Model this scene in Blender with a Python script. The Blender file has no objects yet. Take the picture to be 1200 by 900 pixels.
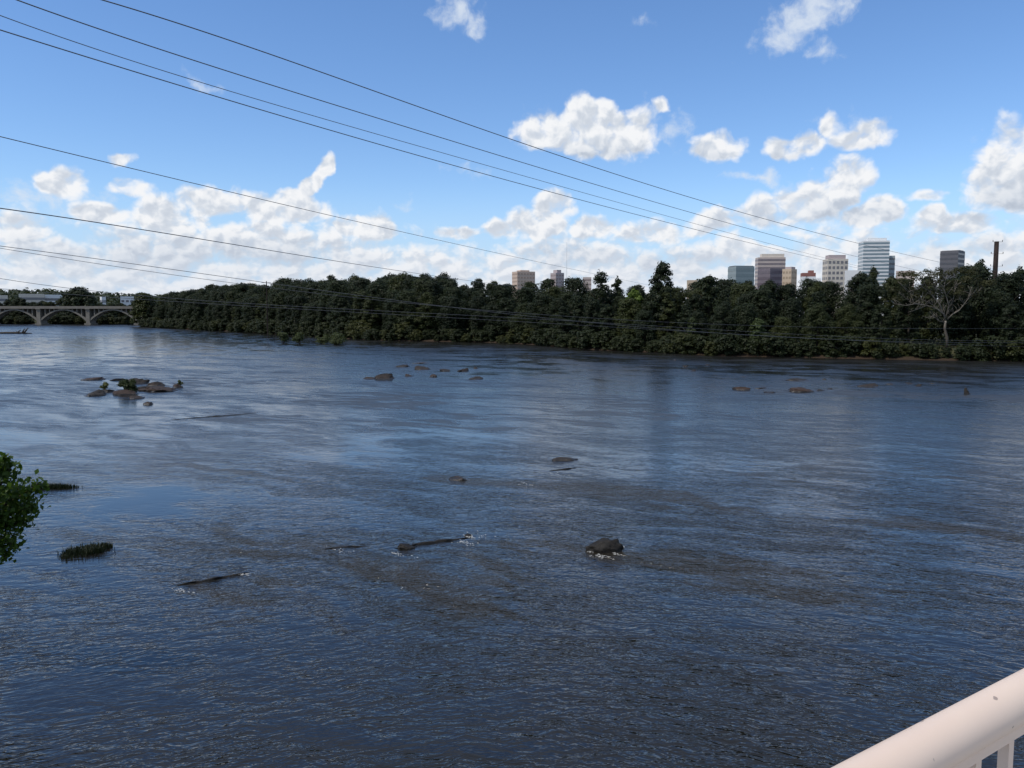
import bpy, bmesh, math, random
import numpy as np
from mathutils import Vector, Matrix, noise as mnoise

# ------------------------------------------------------------------ settings
WAVE = (-0.088, -0.061, 0.014, 0.034, -0.15, 0.20, 0.90, 0.42)
WATER_DEEP, WATER_SHALLOW = (0.011, 0.0105, 0.009), (0.026, 0.0225, 0.0165)
WATER_IOR = 1.50
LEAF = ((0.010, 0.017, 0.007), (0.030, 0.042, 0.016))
PAINT = ((0.77, 0.60, 0.48), (0.80, 0.64, 0.515))

S = bpy.context.scene
R = math.radians
# ------------------------------------------------------------------ camera
CAMH = 12.0
F = 960.0                      # focal length in photo pixels (1200 wide)
PITCH = math.atan(85.0 / F)    # horizon at row 365
cam_d = bpy.data.cameras.new("camera")
cam = bpy.data.objects.new("camera", cam_d)
S.collection.objects.link(cam)
cam.location = (0, 0, CAMH)
cam.rotation_euler = (math.pi / 2 - PITCH, 0, 0)
cam_d.sensor_width = 36.0
cam_d.lens = 36.0 * F / 1200.0
cam_d.clip_start = 0.05
cam_d.clip_end = 30000
S.camera = cam
cP, sP = math.cos(PITCH), math.sin(PITCH)


def ray(px, py):
    """world direction of a photo pixel, scaled so that y = 1"""
    u, v = (px - 600) / F, (450 - py) / F
    y = cP + v * sP
    z = v * cP - sP
    return Vector((u / y, 1.0, z / y))


def pix(px, py, Y):
    d = ray(px, py)
    return Vector((d.x * Y, Y, CAMH + d.z * Y))


def wpix(px, py, z=0.0):
    d = ray(px, py)
    t = (z - CAMH) / d.z
    return Vector((d.x * t, t, z))


def azel(px, py):
    d = ray(px, py)
    return math.degrees(math.atan2(d.x, d.y)), math.degrees(math.atan2(d.z, math.hypot(d.x, d.y)))


# ------------------------------------------------------------------ light
SUN_EL, SUN_AZ = 55.0, -116.0   # azimuth clockwise from +Y (view direction)
sun_d = bpy.data.lights.new("sun", 'SUN')
sun_d.energy = SUN_E = 3.0
sun_d.angle = R(0.53)
sun_d.color = (1.0, 0.93, 0.83)
sun = bpy.data.objects.new("sun", sun_d)
S.collection.objects.link(sun)
sd = Vector((math.sin(R(SUN_AZ)) * math.cos(R(SUN_EL)), math.cos(R(SUN_AZ)) * math.cos(R(SUN_EL)), math.sin(R(SUN_EL))))
sun.rotation_euler = sd.to_track_quat('Z', 'Y').to_euler()
sun.location = (0, 0, 200)
S.view_settings.view_transform = 'Standard'
S.view_settings.look = 'None'
S.view_settings.gamma = 1.0
S.view_settings.use_curve_mapping = False
S.view_settings.exposure = EXPO = 0.0
S.cycles.use_denoising = True
S.cycles.max_bounces = 6
S.cycles.transparent_max_bounces = 8


# ------------------------------------------------------------------ node helpers
class NT:
    def __init__(self, tree):
        self.t = tree
        self.n = tree.nodes
        self.l = tree.links

    def put(self, sock, v):
        if isinstance(v, bpy.types.NodeSocket):
            self.l.new(v, sock)
        elif v is not None:
            sock.default_value = v

    def m(self, op, a, b=None, c=None, clamp=False):
        n = self.n.new('ShaderNodeMath')
        n.operation = op
        n.use_clamp = clamp
        self.put(n.inputs[0], a)
        self.put(n.inputs[1], b)
        self.put(n.inputs[2], c)
        return n.outputs[0]

    def vm(self, op, a, b=None, scale=None):
        n = self.n.new('ShaderNodeVectorMath')
        n.operation = op
        self.put(n.inputs[0], a)
        if b is not None:
            self.put(n.inputs[1], b)
        if scale is not None:
            self.put(n.inputs['Scale'], scale)
        return n.outputs['Value'] if op in ('LENGTH', 'DOT_PRODUCT') else n.outputs['Vector']

    def comb(self, x, y, z=0.0):
        n = self.n.new('ShaderNodeCombineXYZ')
        for i, v in enumerate((x, y, z)):
            self.put(n.inputs[i], v)
        return n.outputs[0]

    def sep(self, v):
        n = self.n.new('ShaderNodeSeparateXYZ')
        self.put(n.inputs[0], v)
        return n.outputs

    def mapping(self, v, loc=(0, 0, 0), rot=(0, 0, 0), scale=(1, 1, 1), typ='TEXTURE'):
        n = self.n.new('ShaderNodeMapping')
        n.vector_type = typ
        self.put(n.inputs['Vector'], v)
        n.inputs['Location'].default_value = loc
        n.inputs['Rotation'].default_value = rot
        n.inputs['Scale'].default_value = scale
        return n.outputs[0]

    def noise(self, v, scale=1.0, detail=2.0, rough=0.5, dim='3D', out='Fac', dist=0.0, lac=2.0):
        n = self.n.new('ShaderNodeTexNoise')
        n.noise_dimensions = dim
        self.put(n.inputs['Vector'], v)
        self.put(n.inputs['Scale'], scale)
        self.put(n.inputs['Detail'], detail)
        self.put(n.inputs['Roughness'], rough)
        self.put(n.inputs['Lacunarity'], lac)
        self.put(n.inputs['Distortion'], dist)
        return n.outputs[0] if out == 'Fac' else n.outputs[1]

    def voro(self, v, scale=1.0, detail=0.0, rough=0.5, dim='2D', smooth=None):
        n = self.n.new('ShaderNodeTexVoronoi')
        n.voronoi_dimensions = dim
        n.feature = 'F1' if smooth is None else 'SMOOTH_F1'
        self.put(n.inputs['Vector'], v)
        self.put(n.inputs['Scale'], scale)
        self.put(n.inputs['Detail'], detail)
        self.put(n.inputs['Roughness'], rough)
        if smooth is not None:
            self.put(n.inputs['Smoothness'], smooth)
        return n.outputs['Distance']

    def mapr(self, v, a, b, c=0.0, d=1.0, smooth=False):
        n = self.n.new('ShaderNodeMapRange')
        n.interpolation_type = 'SMOOTHSTEP' if smooth else 'LINEAR'
        for i, x in enumerate((v, a, b, c, d)):
            self.put(n.inputs[i], x)
        return n.outputs[0]

    def mix(self, f, a, b, blend='MIX'):
        n = self.n.new('ShaderNodeMix')
        n.data_type = 'RGBA'
        n.blend_type = blend
        self.put(n.inputs[0], f)
        for s, v in ((n.inputs[6], a), (n.inputs[7], b)):
            if isinstance(v, (tuple, list)) and len(v) == 3:
                v = (*v, 1.0)
            self.put(s, v)
        return n.outputs[2]

    def ramp(self, f, stops, interp='LINEAR'):
        n = self.n.new('ShaderNodeValToRGB')
        cr = n.color_ramp
        cr.interpolation = interp
        while len(cr.elements) > 1:
            cr.elements.remove(cr.elements[-1])
        for i, (p, c) in enumerate(stops):
            if not isinstance(c, (tuple, list)):
                c = (c, c, c)
            e = cr.elements[0] if i == 0 else cr.elements.new(p)
            e.position = p
            e.color = (*c, 1.0)
        self.put(n.inputs[0], f)
        return n.outputs[0]

    def blobs(self, vec, items):
        """max over ellipses of (1 - radius); items = (cx, cy, rx, ry, rot, weight)"""
        best = None
        for i, (cx, cy, rx, ry, rot, w) in enumerate(items):
            if i and i % 8 == 0:      # keeps the shader compiler's stack small
                vec = self.vm('ADD', vec, self.vm('SCALE', (1.0, 1.0, 0.0), scale=self.m('MULTIPLY', best, 1e-7)))
            q = self.mapping(vec, (cx, cy, 0), (0, 0, rot), (rx, ry, 1))
            d = self.m('SUBTRACT', 1.0, self.vm('LENGTH', q))
            if w != 1:
                d = self.m('MULTIPLY', d, w)
            best = d if best is None else self.m('MAXIMUM', best, d)
        return best


# ------------------------------------------------------------------ sky
world = bpy.data.worlds.new("World")
S.world = world
world.use_nodes = True
world.cycles.sampling_method = 'MANUAL'
world.cycles.sample_map_resolution = 512
wt = NT(world.node_tree)
world.node_tree.nodes.clear()
SKY_STR = 0.12
SKY_SAT, SKY_VAL, SKY_TINT = 1.10, 1.22, (0.96, 0.98, 1.07)
CLOUD = [(3.6, 4.1, 4.9), (4.4, 4.9, 5.7), (5.8, 6.2, 6.8), (7.6, 7.7, 7.9), (5.6, 6.1, 6.9), (6.0, 6.6, 7.4)]
sky = wt.n.new('ShaderNodeTexSky')
sky.sky_type = 'NISHITA'
sky.sun_disc = False
sky.sun_elevation = R(SUN_EL)
sky.sun_rotation = R(SUN_AZ)
sky.altitude = 60
sky.air_density = 1.0
sky.dust_density = 0.0
sky.ozone_density = 4.0


def cb(px, py, rx, ry, rot=0.0, w=1.0):
    a, e = azel(px, py)
    k = math.degrees(1 / F)
    ca = math.cos(R(a))
    return (a, e, rx * k * ca * 1.25, ry * k * 1.25, R(rot), w)


CUMULUS = [cb(*c) for c in (
    (645, 152, 42, 25), (690, 138, 40, 27), (735, 158, 38, 29), (700, 168, 60, 20), (776, 123, 12, 10, 35, .8),
    (845, 170, 32, 18), (833, 177, 24, 12),
    (925, 174, 30, 14), (945, 169, 26, 14), (1022, 156, 28, 16, 12), (1000, 163, 24, 11), (972, 146, 13, 15, 0, .7),
    (1190, 190, 46, 44), (1172, 212, 46, 28), (1215, 170, 34, 30), (1205, 225, 60, 22), (1250, 190, 60, 50),
    (990, 218, 34, 32), (968, 232, 44, 26), (1034, 246, 27, 18), (1010, 255, 30, 12), (925, 245, 52, 24), (885, 252, 40, 16),
    (1092, 252, 14, 14), (1120, 262, 50, 14), (1090, 228, 24, 8, 0, .8),
    (648, 242, 30, 19), (632, 262, 40, 22), (692, 268, 34, 15), (760, 275, 45, 18, 0, .8), (830, 262, 45, 16, 20, .9),
    (74, 214, 31, 17), (150, 219, 25, 13), (146, 187, 16, 8, 0, .8), (20, 270, 40, 18),
    (384, 196, 10, 15, -25), (364, 219, 28, 10, 40), (340, 232, 30, 12), (330, 245, 60, 20),
    (441, 268, 32, 18), (415, 265, 30, 14), (250, 238, 60, 20, 0, .9), (200, 255, 60, 26), (120, 250, 36, 12),
    (540, 274, 30, 10, 0, .9), (590, 268, 26, 14, 0, .9), (300, 282, 70, 26),
    (1300, 180, 90, 40), (1420, 150, 90, 50), (-130, 190, 90, 40), (-300, 150, 110, 50),
)]
WISPS = [cb(*c) for c in (
    (536, 12, 24, 18, -15), (556, 30, 20, 12, -35, .9), (948, 20, 62, 20, 22), (918, 38, 28, 16, 35), (965, 5, 50, 16, 10),
    (960, 60, 20, 11, -15, .75), (890, 211, 34, 8, -8), (236, 100, 26, 6, -15, .55), (745, 23, 9, 4, 0, .22),
    (548, 200, 34, 7, -8, .4), (480, 238, 14, 6, 0, .45), (50, 235, 70, 18, 0, .7), (790, 150, 22, 20, 0, .5),
    (760, 135, 24, 14, 40, .6), (985, 150, 26, 16, 0, .65),
)]
HOLES = [cb(*c) for c in ((785, 243, 34, 14), (905, 280, 34, 9, -12), (520, 238, 60, 16), (1060, 292, 20, 9, 0, .5))]


GREYS = [cb(*c) for c in ((1190, 236, 80, 24), (690, 182, 70, 14), (990, 250, 60, 14), (930, 186, 40, 9), (1015, 176, 40, 8), (845, 184, 34, 8),
                          (900, 262, 60, 14), (150, 300, 160, 26), (330, 300, 120, 22), (660, 300, 60, 22), (1100, 285, 80, 16), (780, 305, 80, 16))]


def build_world():
    t = wt
    tc = t.n.new('ShaderNodeTexCoord').outputs['Generated']
    x, y, z = t.sep(t.vm('NORMALIZE', tc))
    az = t.m('DEGREES', t.m('ARCTAN2', x, y))
    el = t.m('DEGREES', t.m('ARCSINE', z))
    p = t.comb(az, el)
    # cloud detail gets finer and flatter towards the horizon
    elp = t.m('MAXIMUM', el, 0.0)
    yy = t.m('ADD', el, t.m('MULTIPLY', t.m('SUBTRACT', 1.0, t.m('EXPONENT', t.m('MULTIPLY', elp, -0.28))), 4.0))
    q = t.comb(az, yy)
    warp = t.vm('SUBTRACT', t.noise(q, 0.42, 3, .55, '2D', 'Color'), (0.5, 0.5, 0.5))
    p2 = t.vm('ADD', p, t.vm('MULTIPLY', warp, (1.1, 0.7, 0)))
    q2 = t.vm('ADD', q, t.vm('SCALE', warp, scale=0.9))

    def detail(v):
        puff = t.m('SUBTRACT', 0.42, t.voro(v, 0.52, 3.0, 0.5, '2D'))
        fb = t.m('SUBTRACT', t.noise(v, 0.62, 6, .56, '2D'), 0.5)
        return t.m('ADD', t.m('MULTIPLY', puff, 0.50), t.m('MULTIPLY', fb, 0.46))
    det = detail(q2)
    det1 = detail(t.vm('ADD', q2, (-0.22, 0.5, 0)))
    base = t.blobs(p2, CUMULUS)
    base = t.m('MULTIPLY_ADD', base, 1.4, -0.06)
    hole = t.m('MAXIMUM', t.blobs(p2, HOLES), 0.0)
    wis = t.blobs(t.vm('ADD', p, t.vm('MULTIPLY', warp, (2.4, 1.8, 0))), WISPS)
    grey = t.m('MAXIMUM', t.blobs(p2, GREYS), 0.0)
    tops = [(-40, 235), (0, 236), (100, 238), (200, 232), (300, 228), (380, 234), (470, 258), (560, 268), (610, 258), (650, 243), (700, 252),
            (760, 264), (800, 266), (840, 246), (900, 242), (960, 236), (1010, 240), (1060, 248), (1110, 244), (1160, 240), (1240, 226)]
    stops = []
    for px, py in tops:
        a, e = azel(px, py)
        stops.append(((a + 40) / 80, e / 12))
    top = t.m('MULTIPLY', t.ramp(t.mapr(az, -40, 40), stops), 12.0)
    bank = t.m('MULTIPLY', t.m('SUBTRACT', top, t.sep(p2)[1]), 0.22)
    bank = t.m('MINIMUM', bank, 0.58)
    bank = t.m('SUBTRACT', bank, t.m('MULTIPLY', hole, 1.0))
    d = t.m('MINIMUM', t.m('MAXIMUM', base, bank), 0.66)
    dens = t.m('ADD', d, det)
    alpha = t.mapr(dens, -0.06, 0.46, 0, 1, True)
    wdens = t.m('ADD', wis, t.m('MULTIPLY', t.m('SUBTRACT', t.noise(q2, 0.9, 6, .6, '2D'), 0.5), 1.5))
    alpha_w = t.m('MULTIPLY', t.mapr(wdens, 0.0, 1.1, 0, 1, True), 0.85)
    lit = t.mapr(t.m('SUBTRACT', det, det1), -0.22, 0.22, 0.0, 1.0, True)
    edge = t.mapr(dens, 0.2, 0.7, 1.0, 0.0, True)
    shade = t.m('ADD', t.m('MULTIPLY_ADD', lit, 0.52, 0.37), t.m('MULTIPLY', edge, 0.16))
    shade = t.m('SUBTRACT', shade, t.m('MULTIPLY', grey, 0.30), clamp=True)
    col = t.ramp(shade, [(0.0, CLOUD[0]), (0.3, CLOUD[1]), (0.6, CLOUD[2]), (0.9, CLOUD[3])])
    far = t.mapr(el, 0.5, 6.0, 0.5, 0.0, True)
    col = t.mix(far, col, CLOUD[4])
    hs = t.n.new('ShaderNodeHueSaturation')
    hs.inputs['Saturation'].default_value = SKY_SAT
    hs.inputs['Value'].default_value = SKY_VAL
    t.put(hs.inputs['Color'], sky.outputs[0])
    blue = t.mix(1.0, hs.outputs[0], SKY_TINT, 'MULTIPLY')
    blue = t.mix(t.mapr(el, 0.0, 9.0, 0.9, 0.0, True), blue, (3.6, 5.0, 7.1))
    c = t.mix(alpha_w, blue, CLOUD[5])
    c = t.mix(alpha, c, col)
    bg = t.n.new('ShaderNodeBackground')
    t.put(bg.inputs['Color'], c)
    bg.inputs['Strength'].default_value = SKY_STR
    # away from the modelled part of the sky: thinner, even broken cloud
    bg2 = t.n.new('ShaderNodeBackground')
    t.put(bg2.inputs['Color'], t.mix(0.50, blue, CLOUD[1]))
    bg2.inputs['Strength'].default_value = SKY_STR
    inside = t.m('MULTIPLY', t.m('LESS_THAN', t.m('ABSOLUTE', az), 62.0), t.m('MULTIPLY', t.m('GREATER_THAN', el, -1.0), t.m('LESS_THAN', el, 30.0)))
    ms = t.n.new('ShaderNodeMixShader')
    t.put(ms.inputs[0], inside)
    t.l.new(bg2.outputs[0], ms.inputs[1])
    t.l.new(bg.outputs[0], ms.inputs[2])
    o = t.n.new('ShaderNodeOutputWorld')
    t.l.new(ms.outputs[0], o.inputs[0])


build_world()

# ------------------------------------------------------------------ object helpers
C = S.collection


def tag(o, label=None, cat=None, group=None, kind=None):
    if label:
        o['label'] = label
    if cat:
        o['category'] = cat
    if group:
        o['group'] = group
    if kind:
        o['kind'] = kind
    return o


def empty(name, loc, rz=0.0):
    o = bpy.data.objects.new(name, None)
    C.objects.link(o)
    o.location = loc
    o.rotation_euler = (0, 0, rz)
    o.empty_display_size = 0.3
    return o


def mesh_obj(name, verts, faces, mat=None, parent=None, smooth=False, attr=None):
    me = bpy.data.meshes.new(name)
    if isinstance(verts, np.ndarray):
        faces = np.asarray(faces, dtype=np.int32)
        k = faces.shape[1]
        me.vertices.add(len(verts))
        me.vertices.foreach_set('co', verts.astype(np.float32).ravel())
        me.loops.add(faces.size)
        me.loops.foreach_set('vertex_index', faces.ravel())
        me.polygons.add(len(faces))
        me.polygons.foreach_set('loop_start', np.arange(0, faces.size, k, dtype=np.int32))
        me.update(calc_edges=True)
    else:
        me.from_pydata([tuple(v) for v in verts], [], faces)
        me.update()
    if attr is not None:
        a = me.attributes.new('tint', 'FLOAT', 'FACE')
        a.data.foreach_set('value', np.asarray(attr, dtype=np.float32))
    if smooth:
        me.polygons.foreach_set('use_smooth', [True] * len(me.polygons))
    if mat:
        me.materials.append(mat)
    o = bpy.data.objects.new(name, me)
    C.objects.link(o)
    if parent:
        o.parent = parent
    return o


class MB:
    """collects shapes that become one mesh"""

    def __init__(self):
        self.v = []
        self.f = []

    def box(self, c, s, rz=0.0, bev=0.0):
        x, y, z = (a / 2 for a in s)
        b = len(self.v)
        cr, sr = math.cos(rz), math.sin(rz)
        for dz in (-z, z):
            for dx, dy in ((-x, -y), (x, -y), (x, y), (-x, y)):
                self.v.append((c[0] + dx * cr - dy * sr, c[1] + dx * sr + dy * cr, c[2] + dz))
        self.f += [[b + i for i in q] for q in ((3, 2, 1, 0), (4, 5, 6, 7), (0, 1, 5, 4), (1, 2, 6, 5), (2, 3, 7, 6), (3, 0, 4, 7))]
        return self

    def tube(self, pts, rads, n=8, cap=True):
        pts = [Vector(p) for p in pts]
        if not isinstance(rads, (list, tuple)):
            rads = [rads] * len(pts)
        b = len(self.v)
        up = None
        for i, p in enumerate(pts):
            t = (pts[min(i + 1, len(pts) - 1)] - pts[max(i - 1, 0)]).normalized()
            if up is None:
                up = Vector((0, 0, 1)) if abs(t.z) < 0.9 else Vector((1, 0, 0))
            a = t.cross(up).normalized()
            c = a.cross(t).normalized()
            up = c
            for k in range(n):
                w = 2 * math.pi * k / n
                self.v.append(tuple(p + (a * math.cos(w) + c * math.sin(w)) * rads[i]))
        for i in range(len(pts) - 1):
            for k in range(n):
                k2 = (k + 1) % n
                self.f.append([b + i * n + k, b + i * n + k2, b + (i + 1) * n + k2, b + (i + 1) * n + k])
        if cap:
            self.f.append([b + k for k in range(n)][::-1])
            self.f.append([b + (len(pts) - 1) * n + k for k in range(n)])
        return self

    def build(self, name, mat, parent=None, smooth=False):
        o = mesh_obj(name, self.v, self.f, mat, parent, smooth)
        bm = bmesh.new()
        bm.from_mesh(o.data)
        bmesh.ops.recalc_face_normals(bm, faces=bm.faces)
        bm.to_mesh(o.data)
        bm.free()
        return o


def copy_thing(root, loc, rz=0.0, scale=(1, 1, 1)):
    r = root.copy()
    C.objects.link(r)
    r.location = loc
    r.rotation_euler = (0, 0, rz)
    r.scale = scale
    for ch in list(root.children):
        c = ch.copy()
        C.objects.link(c)
        c.parent = r
    return r


def newmat(name):
    m = bpy.data.materials.new(name)
    m.use_nodes = True
    m.node_tree.nodes.clear()
    t = NT(m.node_tree)
    o = t.n.new('ShaderNodeOutputMaterial')
    return m, t, o


def principled(t, o, col, rough=0.6, spec=0.4, normal=None, metallic=0.0, ior=1.5):
    b = t.n.new('ShaderNodeBsdfPrincipled')
    if isinstance(col, (tuple, list)):
        col = (*col, 1.0)
    t.put(b.inputs['Base Color'], col)
    t.put(b.inputs['Roughness'], rough)
    b.inputs['Specular IOR Level'].default_value = spec
    b.inputs['Metallic'].default_value = metallic
    b.inputs['IOR'].default_value = ior
    if normal is not None:
        t.l.new(normal, b.inputs['Normal'])
    t.l.new(b.outputs[0], o.inputs[0])
    return b


def bump(t, h, strength=0.5, dist=0.1):
    n = t.n.new('ShaderNodeBump')
    t.put(n.inputs['Height'], h)
    t.put(n.inputs['Strength'], strength)
    n.inputs['Distance'].default_value = dist
    return n.outputs[0]


def pos(t):
    return t.n.new('ShaderNodeNewGeometry').outputs['Position']


def objco(t):
    return t.n.new('ShaderNodeTexCoord').outputs['Object']


def mottled(name, c1, c2, scale=1.0, rough=0.7, spec=0.3, bumps=0.0, detail=5):
    m, t, o = newmat(name)
    p = objco(t)
    n = t.noise(p, scale, detail, .6)
    col = t.mix(t.mapr(n, 0.3, 0.7, 0, 1), c1, c2)
    nb = bump(t, t.noise(p, scale * 3, 4, .6), bumps, 0.1) if bumps else None
    principled(t, o, col, rough, spec, nb)
    return m


def leaf_mat(name, c1, c2, transl=0.3, rough=0.6):
    m, t, o = newmat(name)
    at = t.n.new('ShaderNodeAttribute')
    at.attribute_name = 'tint'
    oi = t.n.new('ShaderNodeObjectInfo').outputs['Random']
    f = t.m('ADD', t.m('MULTIPLY', at.outputs['Fac'], 0.55), t.m('MULTIPLY', oi, 0.55))
    col = t.mix(f, c1, c2)
    col = t.mix(t.m('MULTIPLY', t.mapr(oi, .72, 1.0, 0, 1, True), .7), col, (c2[0] * 1.6, c2[1] * 1.35, c2[2] * .9))
    b = t.n.new('ShaderNodeBsdfPrincipled')
    t.put(b.inputs['Base Color'], col)
    b.inputs['Roughness'].default_value = rough
    b.inputs['Specular IOR Level'].default_value = 0.25
    tr = t.n.new('ShaderNodeBsdfTranslucent')
    t.put(tr.inputs['Color'], t.mix(1.0, col, (1.1, 1.15, 0.5), 'MULTIPLY'))
    mx = t.n.new('ShaderNodeMixShader')
    mx.inputs[0].default_value = transl
    t.l.new(b.outputs[0], mx.inputs[1])
    t.l.new(tr.outputs[0], mx.inputs[2])
    t.l.new(mx.outputs[0], o.inputs[0])
    return m


# ------------------------------------------------------------------ where the river runs
SHORE_PX = [(1200, 423.5), (1100, 422), (1000, 420), (920, 418.5), (840, 417), (780, 413.5), (700, 410), (640, 405), (600, 402), (540, 400.5),
            (450, 399), (400, 396.5), (345, 393), (300, 390), (240, 387), (200, 385), (165, 383)]
SHORE = [wpix(*p) for p in SHORE_PX]
RIVER = ([(320, -260), (290, -60), (250, 90), (190, 170), (150, 192)] + [(p.x, p.y) for p in SHORE] +
         [(-310, 700), (-330, 752), (-400, 768), (-620, 790), (-800, 800), (-1500, 900), (-1500, 800), (-800, 740), (-560, 690), (-420, 560), (-260, 340), (-130, 160), (-75, 92), (-36, 42),
          (-24, 24), (-20, 6), (-24, -60), (-30, -260)])


def river_sd(X, Y):
    """signed distance to the river outline, > 0 on land"""
    P = np.array(RIVER, dtype=float)
    Q = np.roll(P, -1, axis=0)
    best = np.full(X.shape, 1e18)
    inside = np.zeros(X.shape, bool)
    for (ax, ay), (bx, by) in zip(P, Q):
        dx, dy = bx - ax, by - ay
        t = np.clip(((X - ax) * dx + (Y - ay) * dy) / (dx * dx + dy * dy + 1e-12), 0, 1)
        best = np.minimum(best, (X - ax - t * dx) ** 2 + (Y - ay - t * dy) ** 2)
        c = ((ay > Y) != (by > Y)) & (X < (bx - ax) * (Y - ay) / ((by - ay) if by != ay else 1e-12) + ax)
        inside ^= c
    d = np.sqrt(best)
    return np.where(inside, -d, d)


def height(X, Y, wob=True):
    X = np.asarray(X, float)
    Y = np.asarray(Y, float)
    sd = river_sd(X, Y)
    if wob:
        sd = sd + 0.9 * np.sin(X * 0.13 + 1.3) * np.sin(Y * 0.11 + X * 0.05) + 0.4 * np.sin(X * 0.41) * np.cos(Y * 0.37)
    land = 3.2 * (1 - np.exp(-np.maximum(sd, 0) / 9.0)) + 0.25
    h = np.where(sd > 0, land - 0.25 * np.exp(-np.maximum(sd, 0) / 1.0), np.maximum(sd * 0.22, -2.2))
    # wooded hills up the valley
    k = np.clip((Y - 950) / 500, 0, 1)
    k = k * k * (3 - 2 * k)
    ridge = 42 + 14 * np.sin(X * 0.0021 + 0.6) + 9 * np.sin(X * 0.0057 + 2.0) + 5 * np.sin(X * 0.013 + Y * 0.004)
    wx = np.clip((250 - X) / 700, 0, 1)
    return np.where(sd > 0, h + k * ridge * wx, h)


def hz(x, y):
    return float(height(np.array([x]), np.array([y]))[0])


def polar_grid(az0, az1, na, r, ):
    az = np.radians(np.linspace(az0, az1, na))
    A, Rr = np.meshgrid(az, r)
    X, Y = np.sin(A) * Rr, np.cos(A) * Rr
    nr = len(r)
    i = np.arange((nr - 1) * (na - 1))
    row, colm = i // (na - 1), i % (na - 1)
    a = row * na + colm
    return X.ravel(), Y.ravel(), np.stack([a, a + 1, a + na + 1, a + na], 1)


# ground: one sheet from under the bridge to the horizon
r = np.concatenate([[0.5], np.geomspace(6, 250, 90), np.linspace(253, 1000, 200), np.geomspace(1010, 14000, 70)])
X, Y, Fc = polar_grid(-180, 180, 721, r)
Z = height(X, Y)
m_ground, t, o = newmat('ground')
p = pos(t)
n1 = t.noise(p, 0.08, 5, .6)
n2 = t.noise(p, 1.3, 4, .6)
zz = t.sep(p)[2]
col = t.mix(t.mapr(n1, .35, .65, 0, 1), (0.035, 0.045, 0.016), (0.07, 0.062, 0.03))
mud = t.mix(n2, (0.03, 0.02, 0.013), (0.06, 0.04, 0.026))
col = t.mix(t.mapr(t.m('ADD', zz, t.m('MULTIPLY', n2, 0.7)), 0.7, 1.5, 0, 1, True), mud, col)
principled(t, o, col, 0.9, 0.2, bump(t, n2, .6, .2))
ground = tag(mesh_obj('ground', np.stack([X, Y, Z], 1), Fc, m_ground, smooth=True), kind='structure')

# ------------------------------------------------------------------ the river surface
FLOW = math.atan2(-0.42, 0.9)


def wk(px, py, length, width, w=1.0, back=0.15, rot=0.0):
    """a wake that starts at a pixel and runs downstream"""
    p = wpix(px, py)
    a = FLOW + R(rot)
    k = (0.5 - back) * length
    return (p.x + math.cos(a) * k, p.y + math.sin(a) * k, length * 0.62, width * 0.62, a, w)


def ov(px0, py0, px1, py1, rot=None, w=1.0):
    """a patch that spans a box of pixels"""
    a, b = wpix(px0, (py0 + py1) / 2), wpix(px1, (py0 + py1) / 2)
    c, d = wpix((px0 + px1) / 2, py0), wpix((px0 + px1) / 2, py1)
    return ((a.x + b.x) / 2, (c.y + d.y) / 2, abs(b.x - a.x) * 0.62, abs(c.y - d.y) * 0.62, FLOW * 0.6 if rot is None else rot, w)


RIFFLES = [wk(*a) for a in ((660, 540, 26, 3.2), (632, 570, 16, 4), (530, 560, 14, 3), (712, 640, 15, 2.4), (545, 628, 12, 3), (480, 642, 10, 2.6, 1, .1, -20),
                            (430, 646, 11, 2.6, 1, .1, -24), (290, 676, 8, 2.0, 1, .1, -20), (210, 688, 8, 2.2, 1, .1, -20), (245, 610, 10, 2.4, 1, .1, -20), (350, 632, 7, 1.8, 1, .1, -15), (250, 548, 14, 2.2, 1, .2, -10), (640, 560, 20, 2.0, 1, .05, -14), (760, 655, 16, 2.0, 1, .05, -16), (960, 600, 18, 2.2, 1, .2, -8), (860, 456, 60, 10), (940, 458, 60, 9))]
RIFFLES += [ov(*a) for a in ((190, 480, 340, 496), (330, 488, 620, 506), (200, 545, 310, 556), (380, 462, 560, 480), (560, 470, 820, 500),
                             (820, 540, 1180, 560), (740, 650, 1000, 690), (160, 440, 330, 462), (15, 560, 95, 580))]
CALMS = [ov(*a) for a in ((-260, 381, 350, 446, 0.0, 2.2), (330, 395, 640, 410, None, .7), (60, 462, 330, 540, None, .5), (500, 408, 760, 450, None, .6), (780, 425, 1150, 446, None, .6), (60, 560, 210, 640, None, .45), (360, 505, 560, 545, None, .5), (560, 600, 700, 625, None, .5))]

m_water, t, o = newmat('river_water')
p = pos(t)
flat = t.vm('MULTIPLY', p, (1, 1, 0))
warp = t.vm('SUBTRACT', t.noise(flat, 0.09, 3, .55, '2D', 'Color'), (.5, .5, .5))
pw = t.vm('ADD', flat, t.vm('SCALE', warp, scale=7.0))
rif = t.blobs(pw, RIFFLES)
calm = t.blobs(pw, CALMS)
along = t.mapping(pw, (0, 0, 0), (0, 0, FLOW), (1, 1, 1))
patch = t.noise(t.mapping(along, scale=(26, 9, 1)), 1.0, 4, .6, '2D')
patch2 = t.noise(t.mapping(along, scale=(7, 1.5, 1)), 1.0, 4, .6, '2D')
rif = t.m('ADD', rif, t.m('MULTIPLY', t.m('SUBTRACT', patch2, .5), 2.2))
rif = t.mapr(t.m('ADD', rif, t.m('MULTIPLY', t.m('SUBTRACT', patch, .5), 2.2)), 0.05, 0.75, 0, 1, True)
calm = t.mapr(t.m('ADD', calm, t.m('MULTIPLY', t.m('SUBTRACT', patch, .5), -1.5)), -0.1, 0.65, 0, 1, True)
fan = t.noise(flat, 0.035, 2, .5, '2D')
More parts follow.
